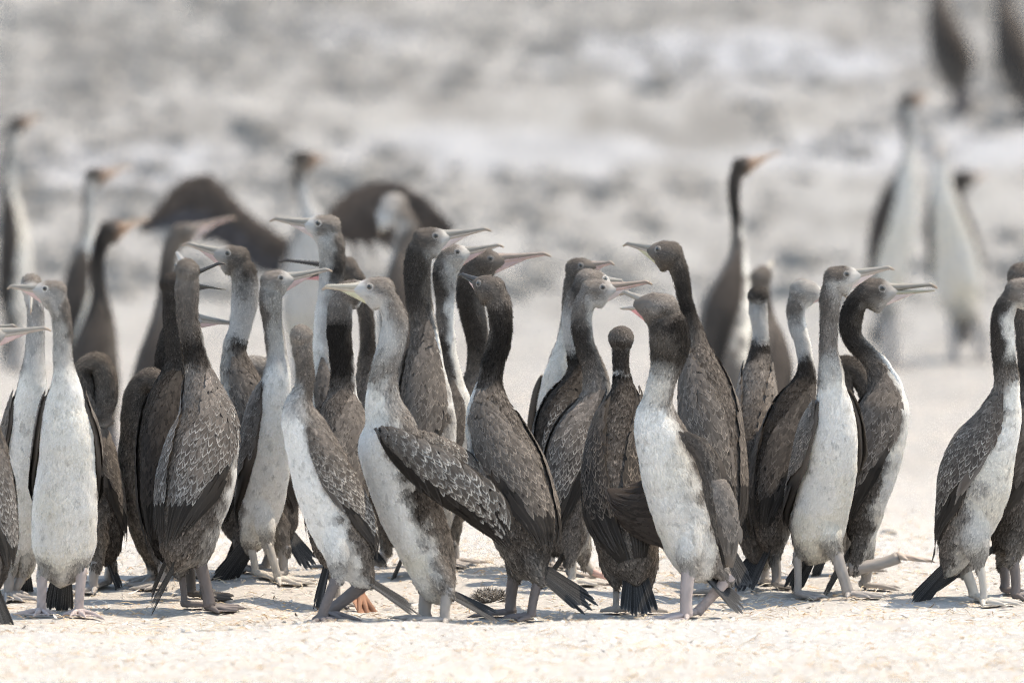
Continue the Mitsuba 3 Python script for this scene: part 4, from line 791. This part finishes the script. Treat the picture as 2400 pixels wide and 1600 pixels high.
# dry straw and down scattered on the sand
def scatter_straw(n):
    y = r.uniform(17.6, 22.4, n); x = r.uniform(-1, 1, n) * HALF * y * 1.2
    a = r.uniform(0, 6.283, n); L = r.uniform(.008, .042, n); w = r.uniform(.0005, .0012, n)
    d = np.stack([np.cos(a), np.sin(a), r.normal(.05, .22, n)], -1); s = np.stack([-np.sin(a), np.cos(a), 0 * a], -1)
    p = np.stack([x, y, G(x, y) + .003], -1)
    z = np.array([0, 0, 1.0])
    e0, e1 = p - d * L[:, None] * .5, p + d * L[:, None] * .5
    e0[:, 2] = np.maximum(e0[:, 2], p[:, 2] - .002); e1[:, 2] = np.maximum(e1[:, 2], p[:, 2] - .002)
    m = (e0 + e1) / 2 + z * (L * r.uniform(0, .18, n))[:, None]
    ring = lambda q, k: np.stack([q + s * (w * k)[:, None], q - s * (w * k)[:, None], q + z * (w * k * 1.4)[:, None]], 1)
    v = np.concatenate([ring(e0, .7), ring(m, 1.0), ring(e1, .4)], 1)
    f1 = []
    for b in (0, 3):
        for k in range(3):
            f1 += [[b + k, b + (k + 1) % 3, b + 3 + (k + 1) % 3], [b + k, b + 3 + (k + 1) % 3, b + 3 + k]]
    f1 += [[0, 2, 1], [6, 7, 8]]
    f = np.array(f1)[None] + (np.arange(n) * 9)[:, None, None]
    cols = np.array([(.55, .42, .27), (.62, .52, .38), (.40, .28, .17), (.70, .66, .58), (.45, .38, .30)])
    c = cols[r.integers(0, 5, n)] * r.uniform(.8, 1.15, (n, 1))
    return v.reshape(-1, 3), f.reshape(-1, 3), np.repeat(c, 9, 0)
v, f, c = scatter_straw(4200)
put('straw', v, f, 'grit_mat', c, False)
labels['straw'] = {'label': 'bits of dry straw and quill scattered on the sand', 'category': 'straw', 'kind': 'stuff'}

# rubble on the slope
def rock(cx, cy, size, seed, squash=.6):
    b = trimesh.creation.icosphere(1 if size < .07 else 2)
    p = np.asarray(b.vertices)
    k = .72 + .75 * (meshkit.fbm(p * 1.6 + seed * 7.7, 3, seed) - .2)
    p = p * k[:, None] * np.array([1, .8, squash]) * size
    a = seed * 1.7
    p = np.stack([p[:, 0] * math.cos(a) - p[:, 1] * math.sin(a), p[:, 0] * math.sin(a) + p[:, 1] * math.cos(a), p[:, 2]], -1)
    return p + [cx, cy, float(G(cx, cy)) + size * squash * .25], np.asarray(b.faces)
V, F, n = [], [], 0
for k in range(2600):
    y = 33.5 + 26 * r.random() ** .9; x = r.uniform(-1, 1) * HALF * y * 1.25
    dens = float(meshkit.fbm(np.array([x * .7, y * .35, 4.0]), 3, 8))
    if dens < .42: continue
    v, f = rock(x, y, r.uniform(.014, .058) * (1.5 if dens > .56 else 1), int(r.integers(0, 500)), r.uniform(.4, .8))
    V.append(v); F.append(f + n); n += len(v)
put('rock_rubble', np.vstack(V), np.vstack(F), 'rock_mat')
labels['rock_rubble'] = {'label': 'grey rubble lying over the slope behind the birds', 'category': 'rubble', 'kind': 'stuff'}
BOULD = [((585, 305), .15, 'dark rock on the slope straight above the spread wing', 3), ((345, 195), .12, 'dark rock high on the left of the slope', 4), ((1055, 212), .11, 'dark rock on the slope left of the pale strip in the middle', 5), ((210, 225), .10, 'low dark rock at the upper left, beside a taller one', 6),
         ((1535, 215), .13, 'dark rock in the rubble above the tall adult with the orange bill', 7), ((1735, 265), .08, 'small dark rock right of the one above the tall adult', 8), ((1305, 190), .09, 'dark rock in the rubble at the middle of the slope', 9), ((1940, 195), .10, 'dark rock left of the pink billed adult on the right', 10), ((2010, 370), .10, 'lone grey rock low on the slope at the left of the pink billed adult', 11),
         ((1250, 640), .10, 'blurred grey stone on the flat behind the dark bird with the long pink bill', 12)]
for (px, py), sz, lab, sd in BOULD:
    d = ground_at(px, py); p = at(px, py, d)
    v, f = rock(p[0], p[1], sz * .75, sd, .55)
    k = numbered('rock'); put(k, v, f, 'rock_mat'); labels[k] = {'label': lab, 'category': 'rock', 'group': 'larger rocks on the slope'}
p = at(2080, 1248, D(1248)); v, f = rock(p[0], p[1], .022, 31, .35)
k = numbered('pebble'); put(k, v, f, 'rock_mat'); labels[k] = {'label': 'flat brown stone lying on open sand right of the lifted orange foot', 'category': 'stone'}
# a tumbled clump of moulted down between the front birds
def down_clump(px, py, R, seed, label):
    k = numbered('down_clump'); q = rng(seed); d = D(py); c0 = at(px, py, d); c0[2] = float(G(c0[0], c0[1])) + R * .3
    n = 1500; dirs = unit(q.normal(0, 1, (n, 3))); dirs[:, 2] = np.abs(dirs[:, 2]) * .7
    base = c0 + dirs * R * np.array([1.25, .9, .55]) * q.uniform(.55, 1, (n, 1))
    out = unit(dirs + q.normal(0, .6, (n, 3))); sdv = unit(np.cross(out, q.normal(0, 1, (n, 3))))
    L = q.uniform(.006, .018, n)[:, None]; w = .0016
    v = np.stack([base - sdv * w, base + sdv * w, base + out * L], 1).reshape(-1, 3)
    col = np.repeat(np.where(q.random((n, 1)) < .55, np.array([[.10, .09, .08]]), np.array([[.55, .52, .48]])) * q.uniform(.7, 1.2, (n, 1)), 3, 0)
    core = trimesh.creation.icosphere(2); cv = np.asarray(core.vertices)
    cv = cv * (.8 + .4 * meshkit.fbm(cv * 2.2 + seed, 3))[:, None] * R * np.array([1.15, .85, .52]) + c0
    put(k + '__core', cv, core.faces, 'plumage_base', np.repeat(np.array([[.14, .125, .11]]), len(cv), 0) * (.5 + meshkit.noise(cv * 160))[:, None])
    put(k + '__barbs', v, np.arange(3 * n).reshape(-1, 3), 'plumage_tuft', col, True)
    labels[k] = {'label': label, 'category': 'feathers'}; labels[k + '__barbs'] = {'kind': 'stuff'}
down_clump(1150, 1405, .026, 3, 'black and white clump of moulted down on the sand between two front birds')

# small shed feathers lying about under the flock
q = rng(77); nF = 260
PG = lambda a, b, off: np.stack([np.asarray(a) + 0 * b, np.asarray(b) + 0 * a, G(a, b) + .0045 + off], -1)
V, F, C = [], [], []
for k in range(nF):
    y = q.uniform(18.9, 21.6); x = q.uniform(-1, 1) * HALF * y * 1.1
    c = np.array([(.62, .60, .57), (.30, .275, .25), (.09, .08, .07)][int(q.choice(3, p=[.5, .35, .15]))])
    fv, ff, fc = feather_mesh(PG, np.array([[x, y]]), np.array([q.uniform(.010, .030)]), np.array([q.uniform(.004, .010)]), .0008, q.uniform(.001, .008), c, c * 1.2, q, .05, q.uniform(0, 6.283))
    V.append(fv.reshape(-1, 3)); F.append(ff.reshape(-1, 3) + 18 * k); C.append(fc.reshape(-1, 3))
put('shed_feathers', np.vstack(V), np.vstack(F), 'feather_web', np.vstack(C))
labels['shed_feathers'] = {'label': 'small shed feathers littering the sand under the flock', 'category': 'feathers', 'kind': 'stuff'}
